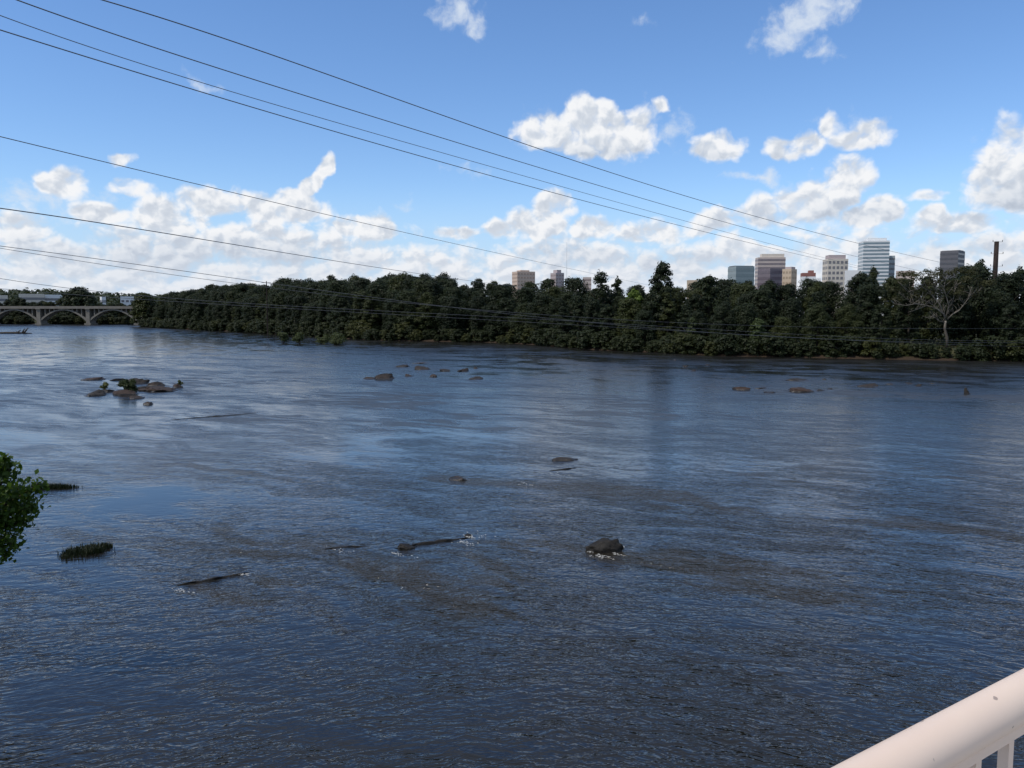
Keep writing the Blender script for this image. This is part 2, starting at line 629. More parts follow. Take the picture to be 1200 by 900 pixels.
# ripples: three crossing families of short crests, plus fine chop
px_, py_, _z = t.sep(flat)
bowed = t.comb(px_, t.m('ADD', py_, t.m('MULTIPLY', t.m('SQRT', t.m('ADD', t.m('MULTIPLY', px_, px_), 30.0)), 0.27)))
fl2 = t.vm('ADD', bowed, t.vm('SCALE', t.vm('SUBTRACT', t.noise(flat, 0.7, 2, .5, '2D', 'Color'), (.5, .5, .5)), scale=0.55))
w1 = t.noise(t.mapping(fl2, rot=(0, 0, R(11)), scale=(1.9, 0.5, 1)), 1.0, 3, .55, '2D')
w2 = t.noise(t.mapping(fl2, loc=(31, 7, 0), rot=(0, 0, R(-13)), scale=(1.5, 0.42, 1)), 1.0, 3, .55, '2D')
w3 = t.noise(t.mapping(fl2, loc=(3, 57, 0), rot=(0, 0, R(-10)), scale=(3.2, 1.3, 1)), 1.0, 2, .5, '2D')
chop = t.noise(fl2, 2.6, 3, .6, '2D')
w4 = t.noise(t.mapping(fl2, loc=(13, 27, 0), rot=(0, 0, R(-14)), scale=(3.4, 1.15, 1)), 1.0, 3, .5, '2D')
w1 = t.m('POWER', t.m('ABSOLUTE', t.m('SUBTRACT', w1, .5)), 0.9)
w2 = t.m('POWER', t.m('ABSOLUTE', t.m('SUBTRACT', w2, .5)), 0.9)
h = t.m('ADD', t.m('MULTIPLY', w1, WAVE[0]), t.m('MULTIPLY', w2, WAVE[1]))
h = t.m('ADD', h, t.m('MULTIPLY', w3, WAVE[2]))
h4 = t.m('MULTIPLY', t.m('ABSOLUTE', t.m('SUBTRACT', w4, .5)), WAVE[4])
amp = t.m('MULTIPLY', t.m('MULTIPLY', t.mapr(patch, .34, .66, .5, 1.35), t.mapr(patch2, .36, .64, .55, 1.5)), t.m('MAXIMUM', t.m('MULTIPLY', t.m('MULTIPLY_ADD', rif, 0.75, 0.85), t.m('SUBTRACT', 1.0, t.m('MULTIPLY', calm, 0.96))), 0.025))
dist = t.vm('LENGTH', flat)
far = t.mapr(dist, 12, 130, 0, 1, True)
h = t.m('ADD', h, t.m('MULTIPLY', t.m('MULTIPLY', chop, rif), WAVE[3]))
h = t.m('MULTIPLY', h, t.m('MULTIPLY_ADD', far, -WAVE[6], 1.0))
h = t.m('MULTIPLY', t.m('ADD', h, t.m('MULTIPLY', h4, t.m('MULTIPLY_ADD', far, -WAVE[7], 1.0))), amp)
turb = t.mix(rif, WATER_DEEP, WATER_SHALLOW)
# ripples finer than the eye resolves far out become micro-roughness
rgh = t.m('ADD', 0.05, t.m('MULTIPLY', far, t.m('MULTIPLY_ADD', t.m('MINIMUM', amp, 1.6), WAVE[5], 0.07)))
wb = principled(t, o, turb, rgh, 0.5, bump(t, h, 1.0, 1.0), ior=WATER_IOR)
wx = np.concatenate([-np.geomspace(1600, 40, 12), np.linspace(-36, 36, 20), np.geomspace(40, 700, 10)])
wy = np.concatenate([np.linspace(-300, 200, 30), np.geomspace(210, 1100, 14)])
Xg, Yg = np.meshgrid(wx, wy)
nx = len(wx)
i = np.arange((len(wy) - 1) * (nx - 1))
a = (i // (nx - 1)) * nx + i % (nx - 1)
river = tag(mesh_obj('river', np.stack([Xg.ravel(), Yg.ravel(), 0 * Xg.ravel()], 1), np.stack([a, a + 1, a + nx + 1, a + nx], 1), m_water, smooth=True), kind='structure')

# ------------------------------------------------------------------ trees
rng = np.random.default_rng(7)
random.seed(7)
m_bark = mottled('bark', (0.045, 0.035, 0.026), (0.11, 0.09, 0.07), 3.0, .9, .2, .4)
m_leaf = leaf_mat('leaf', LEAF[0], LEAF[1], 0.25)
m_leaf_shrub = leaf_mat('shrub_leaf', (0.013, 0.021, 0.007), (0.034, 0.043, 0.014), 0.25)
m_leaf_sunlit = leaf_mat('sunlit_tone_leaf', (0.10, 0.16, 0.03), (0.17, 0.23, 0.05), 0.4)  # sunshine on the one bright tree, painted in as a lighter leaf colour
m_leaf_near = leaf_mat('near_leaf', (0.042, 0.085, 0.014), (0.11, 0.17, 0.03), 0.45, .45)
m_leaf_olive = leaf_mat('olive_leaf', (0.035, 0.038, 0.014), (0.065, 0.065, 0.026), 0.3)


def leaf_quads(P, N, size, rs, tint):
    """diamond leaf clumps at points P facing roughly N"""
    n = len(P)
    N = N / (np.linalg.norm(N, axis=1, keepdims=True) + 1e-9)
    a = np.cross(N, rs.normal(size=(n, 3)))
    a /= np.linalg.norm(a, axis=1, keepdims=True) + 1e-9
    b = np.cross(N, a)
    s = (size * rs.uniform(0.6, 1.4, n))[:, None]
    asp = rs.uniform(0.5, 0.85, n)[:, None]
    cup = N * s * rs.uniform(-.25, .25, n)[:, None]
    V = np.stack([P + a * s, P + b * s * asp + cup, P - a * s * 0.9, P - b * s * asp + cup], 1).reshape(-1, 3)
    Fq = np.arange(4 * n).reshape(n, 4)
    return V, Fq, tint


def crown(rs, clumps, per, leaf):
    """clumps: list of (x, y, z, rx, rz); leaves lie near the surface of each"""
    Ps, Ns, Ts = [], [], []
    tot = sum(c[3] ** 2 for c in clumps)
    for (x, y, z, rx, rz) in clumps:
        n = max(12, int(per * len(clumps) * rx * rx / tot))
        d = rs.normal(size=(n, 3))
        d /= np.linalg.norm(d, axis=1, keepdims=True)
        d[:, 2] = np.where(d[:, 2] < -0.55, -d[:, 2], d[:, 2])
        rr = rs.uniform(0.25, 1.0, n) ** 0.45
        lump = 1 + 0.20 * np.sin(d[:, 0] * 5 + x) * np.sin(d[:, 1] * 5 + y) + 0.14 * np.sin(d[:, 2] * 7 + z)
        k = (rr * lump)[:, None]
        P = np.array([x, y, z]) + d * k * np.array([rx, rx, rz])
        Ps.append(P)
        Ns.append(d * 1.0 + rs.normal(size=(n, 3)) * 0.36 + np.array([0, 0, .35]))
        ct = rs.uniform(0, 1)
        Ts.append(np.clip(ct * 0.75 + rs.uniform(0, .35, n), 0, 1.2))
    P, N, T = np.concatenate(Ps), np.concatenate(Ns), np.concatenate(Ts)
    return leaf_quads(P, N, leaf, rs, T)


def limb_mesh(rs, Ht, Wd, trunk_r, nl=6):
    mb = MB()
    top = (rs.uniform(-.6, .6), rs.uniform(-.6, .6), Ht * 0.72)
    mb.tube([(0, 0, -0.6), (top[0] * .2, top[1] * .2, Ht * .25), (top[0] * .5, top[1] * .5, Ht * .5), top], [trunk_r * 1.25, trunk_r, trunk_r * .7, trunk_r * .25], 7)
    for k in range(nl):
        a = rs.uniform(0, 6.28)
        z0 = Ht * rs.uniform(.28, .6)
        f = z0 / (Ht * .72)
        b = Vector((top[0] * f, top[1] * f, z0))
        e = Vector((math.cos(a) * Wd * .36, math.sin(a) * Wd * .36, z0 + Ht * rs.uniform(.08, .22)))
        mid = b.lerp(e, .5) + Vector((0, 0, Ht * .03))
        mb.tube([b, mid, e], [trunk_r * .45, trunk_r * .3, trunk_r * .1], 5)
    return mb


def tree_kind(name, seed, Ht, Wd, n_clump, per, leaf, low=0.12, shape='round', mat=None, tr=0.32):
    rs = np.random.default_rng(seed)
    root = empty(name, (0, 0, 0))
    limb_mesh(rs, Ht, Wd, tr).build('trunk', m_bark, root, True)
    cl = []
    for k in range(n_clump):
        f = (k + rs.uniform(0, 1)) / n_clump
        z = Ht * (low + (0.93 - low) * f)
        if shape == 'round':
            prof = math.sin(math.pi * min(1, 0.22 + 0.74 * f)) ** 0.6
        elif shape == 'cone':
            prof = (1 - f) ** 0.7 + .12
        else:                            # vase: wide at the top
            prof = 0.45 + 0.6 * f if f < .75 else 1.0 - (f - .75) * 1.8
        a = k * 2.4 + rs.uniform(-.5, .5)
        rad = Wd / 2 * prof * rs.uniform(.35, .78)
        rx = Wd * rs.uniform(.15, .24) * (0.75 + .3 * prof)
        cl.append((math.cos(a) * rad, math.sin(a) * rad, z, rx, rx * rs.uniform(.6, .85)))
    cl.append((0, 0, Ht * .88, Wd * .17, Ht * .12))
    V, Fq, T = crown(rs, cl, per, leaf)
    mesh_obj('crown', V, Fq, mat or m_leaf, root, False, T)
    root['h'] = Ht
    return root


def skyline(px):
    pts = SKYLINE
    for (x0, y0), (x1, y1) in zip(pts, pts[1:]):
        if x0 <= px <= x1:
            return y0 + (y1 - y0) * (px - x0) / (x1 - x0)
    return pts[0][1] if px < pts[0][0] else pts[-1][1]


SKYLINE = [(150, 352), (160, 346), (185, 342), (240, 336), (265, 337), (290, 333), (310, 334), (330, 330), (370, 326), (400, 325), (430, 327), (455, 324), (480, 323),
           (510, 323), (540, 328), (570, 329), (600, 332), (640, 329), (670, 331), (690, 331), (720, 331), (740, 334), (770, 333), (800, 333), (815, 327), (835, 323), (850, 327), (862, 330), (880, 327),
           (905, 331), (930, 331), (950, 333), (965, 326), (985, 317), (1000, 320), (1020, 318), (1045, 325), (1062, 320), (1080, 317), (1100, 317), (1130, 312),
           (1150, 316), (1170, 319), (1185, 317), (1215, 317), (1400, 312)]

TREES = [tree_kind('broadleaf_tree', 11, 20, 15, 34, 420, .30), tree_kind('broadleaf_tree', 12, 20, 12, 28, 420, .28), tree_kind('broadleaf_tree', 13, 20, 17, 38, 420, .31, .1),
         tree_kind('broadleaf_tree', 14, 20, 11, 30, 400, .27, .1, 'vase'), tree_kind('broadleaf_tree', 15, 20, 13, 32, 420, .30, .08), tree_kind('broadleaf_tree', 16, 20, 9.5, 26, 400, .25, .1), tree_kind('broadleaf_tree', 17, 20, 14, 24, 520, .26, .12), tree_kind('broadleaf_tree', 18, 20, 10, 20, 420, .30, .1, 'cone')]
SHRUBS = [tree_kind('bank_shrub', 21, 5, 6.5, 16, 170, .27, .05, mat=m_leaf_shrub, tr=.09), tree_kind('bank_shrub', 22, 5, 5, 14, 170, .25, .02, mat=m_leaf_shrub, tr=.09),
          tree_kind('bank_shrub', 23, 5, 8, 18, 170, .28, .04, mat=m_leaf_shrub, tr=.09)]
used = set()


def place(kinds, x, y, Ht, wide=1.0, z=None, label=None, cat='tree', group=None, tilt=0.04):
    k = random.choice(kinds)
    s = Ht / k['h']
    z = hz(x, y) if z is None else z
    rz = random.uniform(0, 6.28)
    sc = (s * wide * random.uniform(.9, 1.1), s * wide * random.uniform(.9, 1.1), s)
    if k.name not in used:
        used.add(k.name)
        r = k
        r.location, r.scale = (x, y, z), sc
    else:
        r = copy_thing(k, (x, y, z), rz, sc)
    r.rotation_euler = (random.uniform(-tilt, tilt), random.uniform(-tilt, tilt), rz)
    tag(r, label, cat, group)
    return r


bY = 212.0
# arc along the far shore
arc = [0.0]
shore_far = [Vector((290, 40, 0)), Vector((235, 120, 0)), Vector((190, 170, 0)), Vector((150, 192, 0))] + SHORE
for a, b in zip(shore_far, shore_far[1:]):
    arc.append(arc[-1] + (b - a).length)
TOTAL = arc[-1]


def shore_at(s):
    s = min(max(s, 0), TOTAL - 1e-3)
    for i in range(len(arc) - 1):
        if arc[i] <= s <= arc[i + 1]:
            a, b = shore_far[i], shore_far[i + 1]
            f = (s - arc[i]) / (arc[i + 1] - arc[i])
            d = (b - a).normalized()
            n = Vector((-d.y, d.x, 0))
            if n.y < 0:
                n = -n
            n = Vector((-d.y, d.x, 0)) if d.x * 1.0 < 0 else n
            nn = Vector((d.y, -d.x, 0))
            return a.lerp(b, f), nn


def col_of(x, y):
    return 600 + F * x / y * cP      # photo column (close to the horizon)


ZONES = [(-1e9, 300, 'dark broadleaf tree in the wooded point beside the arched bridge', 'trees of the wooded point by the arched bridge'),
         (300, 660, 'dark broadleaf tree in the low even stretch of far bank wood behind the green islets', 'trees of the low even far bank wood'),
         (660, 960, 'dark broadleaf tree in the far bank wood below the low office blocks', 'trees of the far bank wood below the offices'),
         (960, 1e9, 'dark broadleaf tree in the high wood around the pale bare-limbed tree', 'trees of the high wood around the pale tree')]


def zone(px):
    for a, b, l, g in ZONES:
        if a <= px < b:
            return l, g


def row(off, step, frac0, frac1, wide, jitter=2.5, kinds=TREES):
    s = random.uniform(0, step)
    while s < TOTAL:
        p, n = shore_at(s)
        q = p + n * (off + random.uniform(-jitter, jitter))
        s += step * random.uniform(.75, 1.3)
        if q.y < 20:
            continue
        px = col_of(q.x, q.y)
        if px > 1290 or px < 150:
            continue
        ys = skyline(px)
        ztop = CAMH + (365 - ys) / F * q.y
        z = hz(q.x, q.y)
        Ht = (ztop - z) * random.uniform(frac0, frac1)
        if 1036 < px < 1166 and q.y < bY + 3:
            continue                       # the pale tree stands free here
        l, g = zone(px)
        place(kinds, q.x, q.y, Ht, wide, z - .2, l, 'tree', g)


# which side of the shore is land?  (n must point away from the river)
p_, n_ = shore_at(TOTAL * .5)
LAND = 1 if river_sd(np.array([p_.x + n_.x * 5]), np.array([p_.y + n_.y * 5]))[0] > 0 else -1
_sa = shore_at


def shore_at(s):
    p, n = _sa(s)
    return p, n * LAND


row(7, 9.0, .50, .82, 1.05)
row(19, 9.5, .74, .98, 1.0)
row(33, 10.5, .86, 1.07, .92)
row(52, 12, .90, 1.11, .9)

# where the same wood runs on past the edge of the view: one mass
rs = np.random.default_rng(77)
cl = []
for k in range(330):
    p, n = shore_at(rs.uniform(0, TOTAL * .5))
    q = p + n * rs.uniform(3, 55)
    px = col_of(q.x, max(q.y, 1))
    if px > 1290:
        cl.append((q.x, q.y, hz(q.x, q.y) + rs.uniform(1, 17), rs.uniform(3, 5.5), rs.uniform(2.5, 4)))
V, Fq, Tn = crown(rs, cl, 210, .5)
tag(mesh_obj('bank_wood', V, Fq, m_leaf, None, False, Tn), 'dark wood running on along the bank towards the bridge end', 'wood', kind='stuff')

# shrubs along the water's edge
s = 2.0
while s < TOTAL - 4:
    p, n = shore_at(s)
    q = p + n * random.uniform(-0.6, 2.6)
    s += random.uniform(2.4, 4.6)
    px = col_of(q.x, q.y)
    if q.y < 20 or px > 1260 or px < 158:
        continue
    hgt = random.uniform(2.6, 6.0) * (.85 if 1080 < px < 1130 else 1) * (1.25 if px < 500 else 1.0)
    l = ('low dark shrub overhanging the water at the foot of the high wood' if px > 900 else 'low dark shrub at the water\'s edge under the far bank trees')
    place(SHRUBS, q.x, q.y, hgt, 1.15, hz(q.x, q.y) - .3, l, 'shrub', 'shrubs along the foot of the high wood' if px > 900 else 'shrubs at the foot of the far bank wood')


def solo(name, label, px, ybase_Y, ytop, Wpx, seed, shape='round', mat=None, n=30, leaf=.38, low=.1, group=None, per=230):
    """one tree that stands out: column, depth, top row, width in pixels"""
    Y = ybase_Y
    x = (px - 600) / F / cP * Y
    z = hz(x, Y)
    ztop = CAMH + (365 - ytop) / F * Y
    Ht = ztop - z
    W = Wpx / F * Y
    r = tree_kind(name, seed, Ht, W, n, per, leaf, low, shape, mat)
    r.location = (x, Y, z - .2)
    return tag(r, label, 'tree', group)


solo('tall_tree', 'tallest dark tree, a rounded crown rising clear above the far wood', 774, 262, 305, 36, 31, 'round', n=30, leaf=.36)
solo('tall_tree', 'ragged dark tree with three tufts above the wood beside the small tan block', 702, 285, 317, 34, 32, 'round', n=24, leaf=.34)
solo('tall_tree', 'small dark tuft of a tree just beside the ragged three-tufted tree', 722, 287, 323, 20, 33, 'round', n=14, leaf=.34)
solo('light_green_tree', 'sunlit yellow-green tree glowing in a gap of the dark wood', 741, 268, 338, 25, 34, mat=m_leaf_sunlit, n=22, leaf=.36)
solo('tall_tree', 'dark tree with a spiky top in front of the white glass tower', 1018, 265, 312, 26, 35, 'cone', n=22)
solo('tall_tree', 'round dark treetop beside the teal glass building', 829, 262, 321, 30, 36, n=24)
solo('willow_tree', 'pale green willow-like young tree at the water\'s edge below the office blocks', 886, 222, 372, 26, 37, 'cone', mat=leaf_mat('willow_leaf', (.04, .06, .02), (.075, .10, .035), .3), n=20, leaf=.3, low=.05)
solo('willow_tree', 'pale green young tree at the bank, below the tall rounded tree', 810, 232, 371, 22, 38, 'cone', mat=leaf_mat('young_leaf', (.035, .05, .018), (.065, .08, .03), .3), n=16, leaf=.3, low=.05)
solo('tall_tree', 'bushy dark tree beside the rust-brown steel pole', 1188, 250, 312, 34, 39, n=24)
solo('tall_tree', 'spiky dark treetop between the dark grey block and the steel pole', 1143, 248, 304, 30, 40, 'vase', n=18)
solo('round_tree', 'big round dark tree standing alone behind the arched bridge', 97, 800, 338, 44, 41, n=40, leaf=1.0, low=.06)
solo('round_tree', 'dark bushy tree at the end of the arched bridge', 172, 650, 343, 34, 42, n=34, leaf=.7, low=.03)
for i in range(34):
    Yb = random.uniform(792, 850)
    pxb = -60 + 235 * (i + random.random()) / 34
    xb_ = (pxb - 600) / F / cP * Yb
    if river_sd(np.array([xb_]), np.array([Yb]))[0] < 3:
        Yb += 40
    tp = random.uniform(348, 355) if not 112 < pxb < 160 else random.uniform(354, 359)
    zg = hz(xb_, Yb)
    place(TREES, xb_, Yb, CAMH + (365 - tp) / F * Yb - zg, 1.25, zg - .2, 'dark tree in the belt showing behind and under the bridge arches', 'tree', 'trees behind the arched bridge')

for i in range(34):
    pxb = -50 + 215 * (i + random.random()) / 34
    Yb = 748.0
    while river_sd(np.array([(pxb - 600) / F / cP * Yb]), np.array([Yb]))[0] < 1.0:
        Yb += 1.0
    xb_ = (pxb - 600) / F / cP * Yb
    place(SHRUBS, xb_, Yb, random.uniform(5, 9), 1.3, max(hz(xb_, Yb), 0) - .5, 'dark shrub on the far bank seen under the bridge arches', 'shrub', 'shrubs under the arched bridge')

# the pale tree with bare limbs
bx, bY = (1108 - 600) / F / cP * 212, 212.0
bz = hz(bx, bY)
bare = empty('bare_limbed_tree', (bx, bY, bz))
tag(bare, 'pale sycamore-like tree with spreading whitish bare limbs before the dark wood', 'tree')
m_pale, t, o = newmat('pale_bark')
p = objco(t)
n = t.noise(p, 1.1, 5, .65)
up = t.mapr(t.m('ADD', t.sep(p)[2], t.m('MULTIPLY', n, 3.0)), 5.5, 9.5, 0, 1, True)
principled(t, o, t.mix(up, t.mix(n, (.05, .042, .034), (.13, .115, .095)), t.mix(t.mapr(n, .35, .65, 0, 1), (.10, .09, .072), (.24, .215, .18))), .85, .2)


def T2(px, py, dy=0.0):
    v = pix(px, py, bY + dy)
    return Vector((v.x - bx, v.y - bY, v.z - bz))


mbt = MB()
base = T2(1110, 396)
fork = T2(1108, 376)
mbt.tube([Vector((base.x, 0, -0.5)), base, T2(1107, 385), fork], [.42, .36, .30, .27], 9)
LIMBS = [[(1108, 376), (1106, 368), (1098, 362), (1086, 358), (1074, 356), (1062, 358), (1048, 356)],
         [(1098, 362), (1090, 355), (1078, 350), (1066, 344)], [(1106, 370), (1101, 356), (1094, 348), (1088, 340), (1074, 333)],
         [(1108, 372), (1112, 358), (1109, 346), (1106, 338), (1108, 328)], [(1110, 374), (1116, 368), (1124, 364), (1130, 356), (1136, 348), (1138, 336)],
         [(1112, 362), (1118, 350), (1118, 338), (1122, 328)], [(1130, 356), (1124, 350), (1128, 342)], [(1074, 356), (1062, 350), (1054, 342)],
         [(1094, 348), (1098, 338), (1094, 328)], [(1107, 378), (1100, 376), (1096, 372), (1088, 373)], [(1086, 358), (1076, 362), (1064, 366)],
         [(1136, 348), (1146, 342), (1152, 334)], [(1066, 344), (1058, 336)], [(1088, 340), (1082, 330)]]
rb = random.Random(3)
for k, L in enumerate(LIMBS):
    d0 = rb.uniform(-2.5, 0.5)
    r0 = .20 if k in (0, 2, 3, 4) else .12
    pts = [T2(px + rb.uniform(-.6, .6), py, d0 * i / len(L) * 1.6) for i, (px, py) in enumerate(L)]
    mbt.tube(pts, [r0 * (1 - .78 * i / (len(L) - 1)) for i in range(len(L))], 6)
    for i in range(1, len(pts)):
        for _ in range(4):
            a = pts[i].lerp(pts[i - 1], rb.random())
            e = a + Vector((rb.uniform(-2.0, 2.0), rb.uniform(-1, 1), rb.uniform(.2, 2.6)))
            mbt.tube([a, a.lerp(e, .5) + Vector((rb.uniform(-.2, .2), 0, .1)), e], [.07, .05, .02], 4)
mbt.build('trunk', m_pale, bare, True)
rs = np.random.default_rng(5)
cl = []
for px, py in ((1050, 352), (1062, 340), (1058, 330), (1074, 326), (1086, 320), (1092, 332), (1100, 318), (1112, 322), (1124, 318), (1134, 328), (1146, 330), (1150, 340), (1140, 320),
               (1118, 332), (1104, 330), (1078, 338), (1066, 322), (1128, 338), (1158, 332), (1046, 340), (1070, 348), (1090, 344), (1122, 344), (1142, 346), (1084, 334), (1110, 338), (1098, 324), (1056, 322)):
    v = T2(px, py, rb.uniform(-1.5, 3))
    cl.append((v.x, v.y, v.z, rb.uniform(1.2, 2.2), rb.uniform(.9, 1.5)))
V, Fq, Tn = crown(rs, cl, 300, .19)
mesh_obj('crown', V, Fq, m_leaf_olive, bare, False, Tn)

# distant wooded hills: one far mass
nf = 46000
rs = np.random.default_rng(9)
a_ = np.radians(rs.uniform(-40, -17, nf))
r_ = rs.uniform(900, 1750, nf)
Xh, Yh = np.sin(a_) * r_, np.cos(a_) * r_
ok = (river_sd(Xh, Yh) > 25) & (Yh > 860)
Xh, Yh = Xh[ok], Yh[ok]
# gather into crowns so the far canopy has a lumpy outline
cx, cy = np.round(Xh / 14) * 14, np.round(Yh / 14) * 14
hsh = np.abs(np.sin(cx * 12.9898 + cy * 78.233) * 43758.5453) % 1
hsh2 = np.abs(np.sin(cx * 39.346 + cy * 11.135) * 24634.6345) % 1
cx, cy = cx + (hsh - .5) * 10, cy + (hsh2 - .5) * 10
Zg = height(cx, cy)
Hc = 9 + 9 * hsh
d = rs.normal(size=(len(cx), 3))
d /= np.linalg.norm(d, axis=1, keepdims=True)
P = np.stack([cx + d[:, 0] * 7.5, cy + d[:, 1] * 7.5, Zg + Hc * .55 + d[:, 2] * Hc * .5], 1)
V, Fq, Tn = leaf_quads(P, d + rs.normal(size=d.shape) * .4 + np.array([0, 0, .3]), 3.0, rs, np.clip(hsh2 * .8 + rs.uniform(0, .3, len(cx)), 0, 1.2))
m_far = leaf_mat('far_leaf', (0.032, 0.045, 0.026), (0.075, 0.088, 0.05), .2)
far_wood = tag(mesh_obj('far_wood', V, Fq, m_far, None, False, Tn), 'grey-green wood covering the low hills beyond the arched bridge', 'wood', kind='stuff')
# undergrowth behind the first row keeps the wood closed
nu = 30000
si = rs.uniform(0, TOTAL, nu)
off = rs.uniform(3, 62, nu)
pts = np.array([[*(shore_at(s)[0] + shore_at(s)[1] * o)] for s, o in zip(si[:nu], off[:nu])])
hh = 1.0 + 5.0 * np.abs(np.sin(pts[:, 0] * .31) * np.sin(pts[:, 1] * .27)) * rs.uniform(.2, 1, nu)
okk = pts[:, 1] > 20
P = np.stack([pts[:, 0], pts[:, 1], height(pts[:, 0], pts[:, 1]) + hh * rs.uniform(.1, 1, nu)], 1)[okk]
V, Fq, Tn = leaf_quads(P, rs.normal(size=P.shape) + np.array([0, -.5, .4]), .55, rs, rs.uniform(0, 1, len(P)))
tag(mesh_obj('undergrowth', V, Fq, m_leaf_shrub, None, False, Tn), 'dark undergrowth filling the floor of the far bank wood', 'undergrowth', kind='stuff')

# ------------------------------------------------------------------ the arched bridge upstream
BY = 743.0
m_conc = mottled('old_concrete', (0.17, 0.155, 0.13), (0.25, 0.23, 0.195), .25, .9, .2)
bridge = empty('arch_bridge', ((53 - 600) / F / cP * BY, BY, 0))
tag(bridge, 'long pale concrete road bridge on open-spandrel arches, far upstream', 'bridge')
SP = 57 / F / cP * BY
X0 = 0.0
xa, xb = -4 * SP, 3.2 * SP
DW = 12.0
MB().box(((xa + xb) / 2, 0, 15.0), (xb - xa, DW, 1.1)).build('deck', m_conc, bridge)
for sy in (-1, 1):
    MB().box(((xa + xb) / 2, sy * (DW / 2 - .2), 16.15), (xb - xa, .35, 1.2)).build('parapet', m_conc, bridge)
for k in range(-4, 4):
    mb = MB()
    mb.box((k * SP, 0, 6.2), (3.4, DW - 1.0, 16.4)).box((k * SP, 0, -.2), (5.6, DW + 1, 3.4)).box((k * SP, 0, 14.2), (4.2, DW + .6, .5))
    mb.build('pier', m_conc, bridge)
for k in range(-4, 3):
    cx0, cx1 = k * SP + 1.7, (k + 1) * SP - 1.7
    for sy in (-1, 1):
        up, dn = [], []
        for i in range(25):
            u = -1 + 2 * i / 24
            x = (cx0 + cx1) / 2 + u * (cx1 - cx0) / 2
            zc = 13.6 - 9.2 * u * u
            up.append((x, zc + .55 + .5 * u * u))
            dn.append((x, zc - .55 - .6 * u * u))
        y0 = sy * (DW / 2 - 2.0)
        v, f = [], []
        for (x, z1), (_, z0) in zip(up, dn):
            v += [(x, y0 - 1.1, z0), (x, y0 + 1.1, z0), (x, y0 + 1.1, z1), (x, y0 - 1.1, z1)]
        for i in range(24):
            for a in range(4):
                b = (a + 1) % 4
                f.append([i * 4 + a, i * 4 + b, i * 4 + 4 + b, i * 4 + 4 + a])
        mesh_obj('arch_rib', v, f, m_conc, bridge)
    for i in range(1, 10):
        u = -1 + 2 * i / 10
        if abs(u) < .35:
            continue
        x = (cx0 + cx1) / 2 + u * (cx1 - cx0) / 2
        z0 = 13.6 - 9.2 * u * u + .3
        MB().box((x, 0, (z0 + 14.45) / 2), (.75, DW - 2.4, 14.45 - z0)).build('spandrel_column', m_conc, bridge)


# ------------------------------------------------------------------ buildings
def facade(name, c1, c2, rough=.6, spec=.4, scale=.05):
    return mottled(name, c1, c2, scale, rough, spec)


m_glassband = mottled('dark_glass', (0.035, 0.045, 0.055), (0.07, 0.085, 0.10), .2, .12, .8)
m_roofgear = mottled('roof_plant', (.30, .29, .28), (.4, .39, .37), .3, .8, .3)


def building(name, label, cat, px0, px1, py0, Y, mat, depth=28, rot=0.0, floors=12, band=None, band_frac=.45, cap=None, extra=None, bay=0, top_gap=1.5, base_py=None):
    """a block that spans columns px0..px1 with its roof at row py0, its middle at depth Y"""
    a, b = pix(px0, py0, Y), pix(px1, py0, Y)
    Wd = (b - a).length
    xm = (a.x + b.x) / 2
    face = math.atan2(xm, Y)                 # turned to face the river bridge, then by rot
    rz = -face + R(rot)
    rr = abs(R(rot))
    w = Wd * math.cos(face)
    w = (w - depth * math.sin(rr)) / math.cos(rr) if rr else w
    z0 = 2.0
    Hh = a.z - z0
    root = empty(name, (xm, Y, z0), rz)
    tag(root, label, cat)
    MB().box((0, 0, Hh / 2), (w, depth, Hh)).build('wall', mat, root)
    if band:
        fh = (Hh - top_gap) / floors
        zmin = 6 if Y < 1110 else 46          # lower storeys stand behind the wood
        for k in range(floors):
            zc = fh * (k + .55)
            if zc < zmin:
                continue
            bh = fh * band_frac
            if bay:
                nb, nd = max(2, int(w / bay)), max(2, int(depth / bay / 1.3))
                for j in range(nb):
                    MB().box((-w / 2 + (j + .5) * w / nb, -depth / 2, zc), (w / nb * .62, .5, bh)).build('window', band, root)
                for sx in ((-1, 1) if abs(rot) > 3 else ()):
                    vis = (-sx * math.cos(rz) * xm - sx * math.sin(rz) * Y) > 0
                    if vis:
                        for j in range(nd):
                            MB().box((sx * w / 2, -depth / 2 + (j + .5) * depth / nd, zc), (.5, depth / nd * .62, bh)).build('window', band, root)
            else:
                MB().box((0, 0, zc), (w + .3, depth + .3, bh)).build('window_band', band, root)
    if cap:
        for (cx, cw, ch, cm) in cap:
            MB().box((cx * w / 2, 0, Hh + ch / 2 - .01), (cw * w, depth * .7, ch)).build('roof_house', cm, root)
    return root, w, Hh


pink = facade('pale_pink_concrete', (.50, .42, .38), (.56, .47, .42))
cream = facade('cream_concrete', (.62, .56, .47), (.68, .61, .52))
warm = facade('warm_stone', (.56, .43, .34), (.60, .47, .38))
mauve = facade('mauve_concrete', (.40, .34, .34), (.46, .39, .38))
tan = facade('orange_stone', (.52, .41, .30), (.57, .46, .34))
brick = facade('red_brick', (.24, .10, .08), (.30, .14, .11))
white = facade('white_panel', (.74, .75, .74), (.80, .80, .79))
slate = facade('dark_slate', (.10, .10, .115), (.13, .13, .145))
teal = facade('teal_glass', (.15, .20, .215), (.19, .245, .26), .15, .7)
plum = facade('plum_panel', (.15, .12, .14), (.20, .165, .18), .35, .5)
dk = m_glassband
gw = mottled('grey_window', (.16, .16, .17), (.24, .23, .23), .2, .3, .5)
pk = mottled('pinkish_window', (.26, .20, .19), (.33, .26, .24), .2, .4, .4)

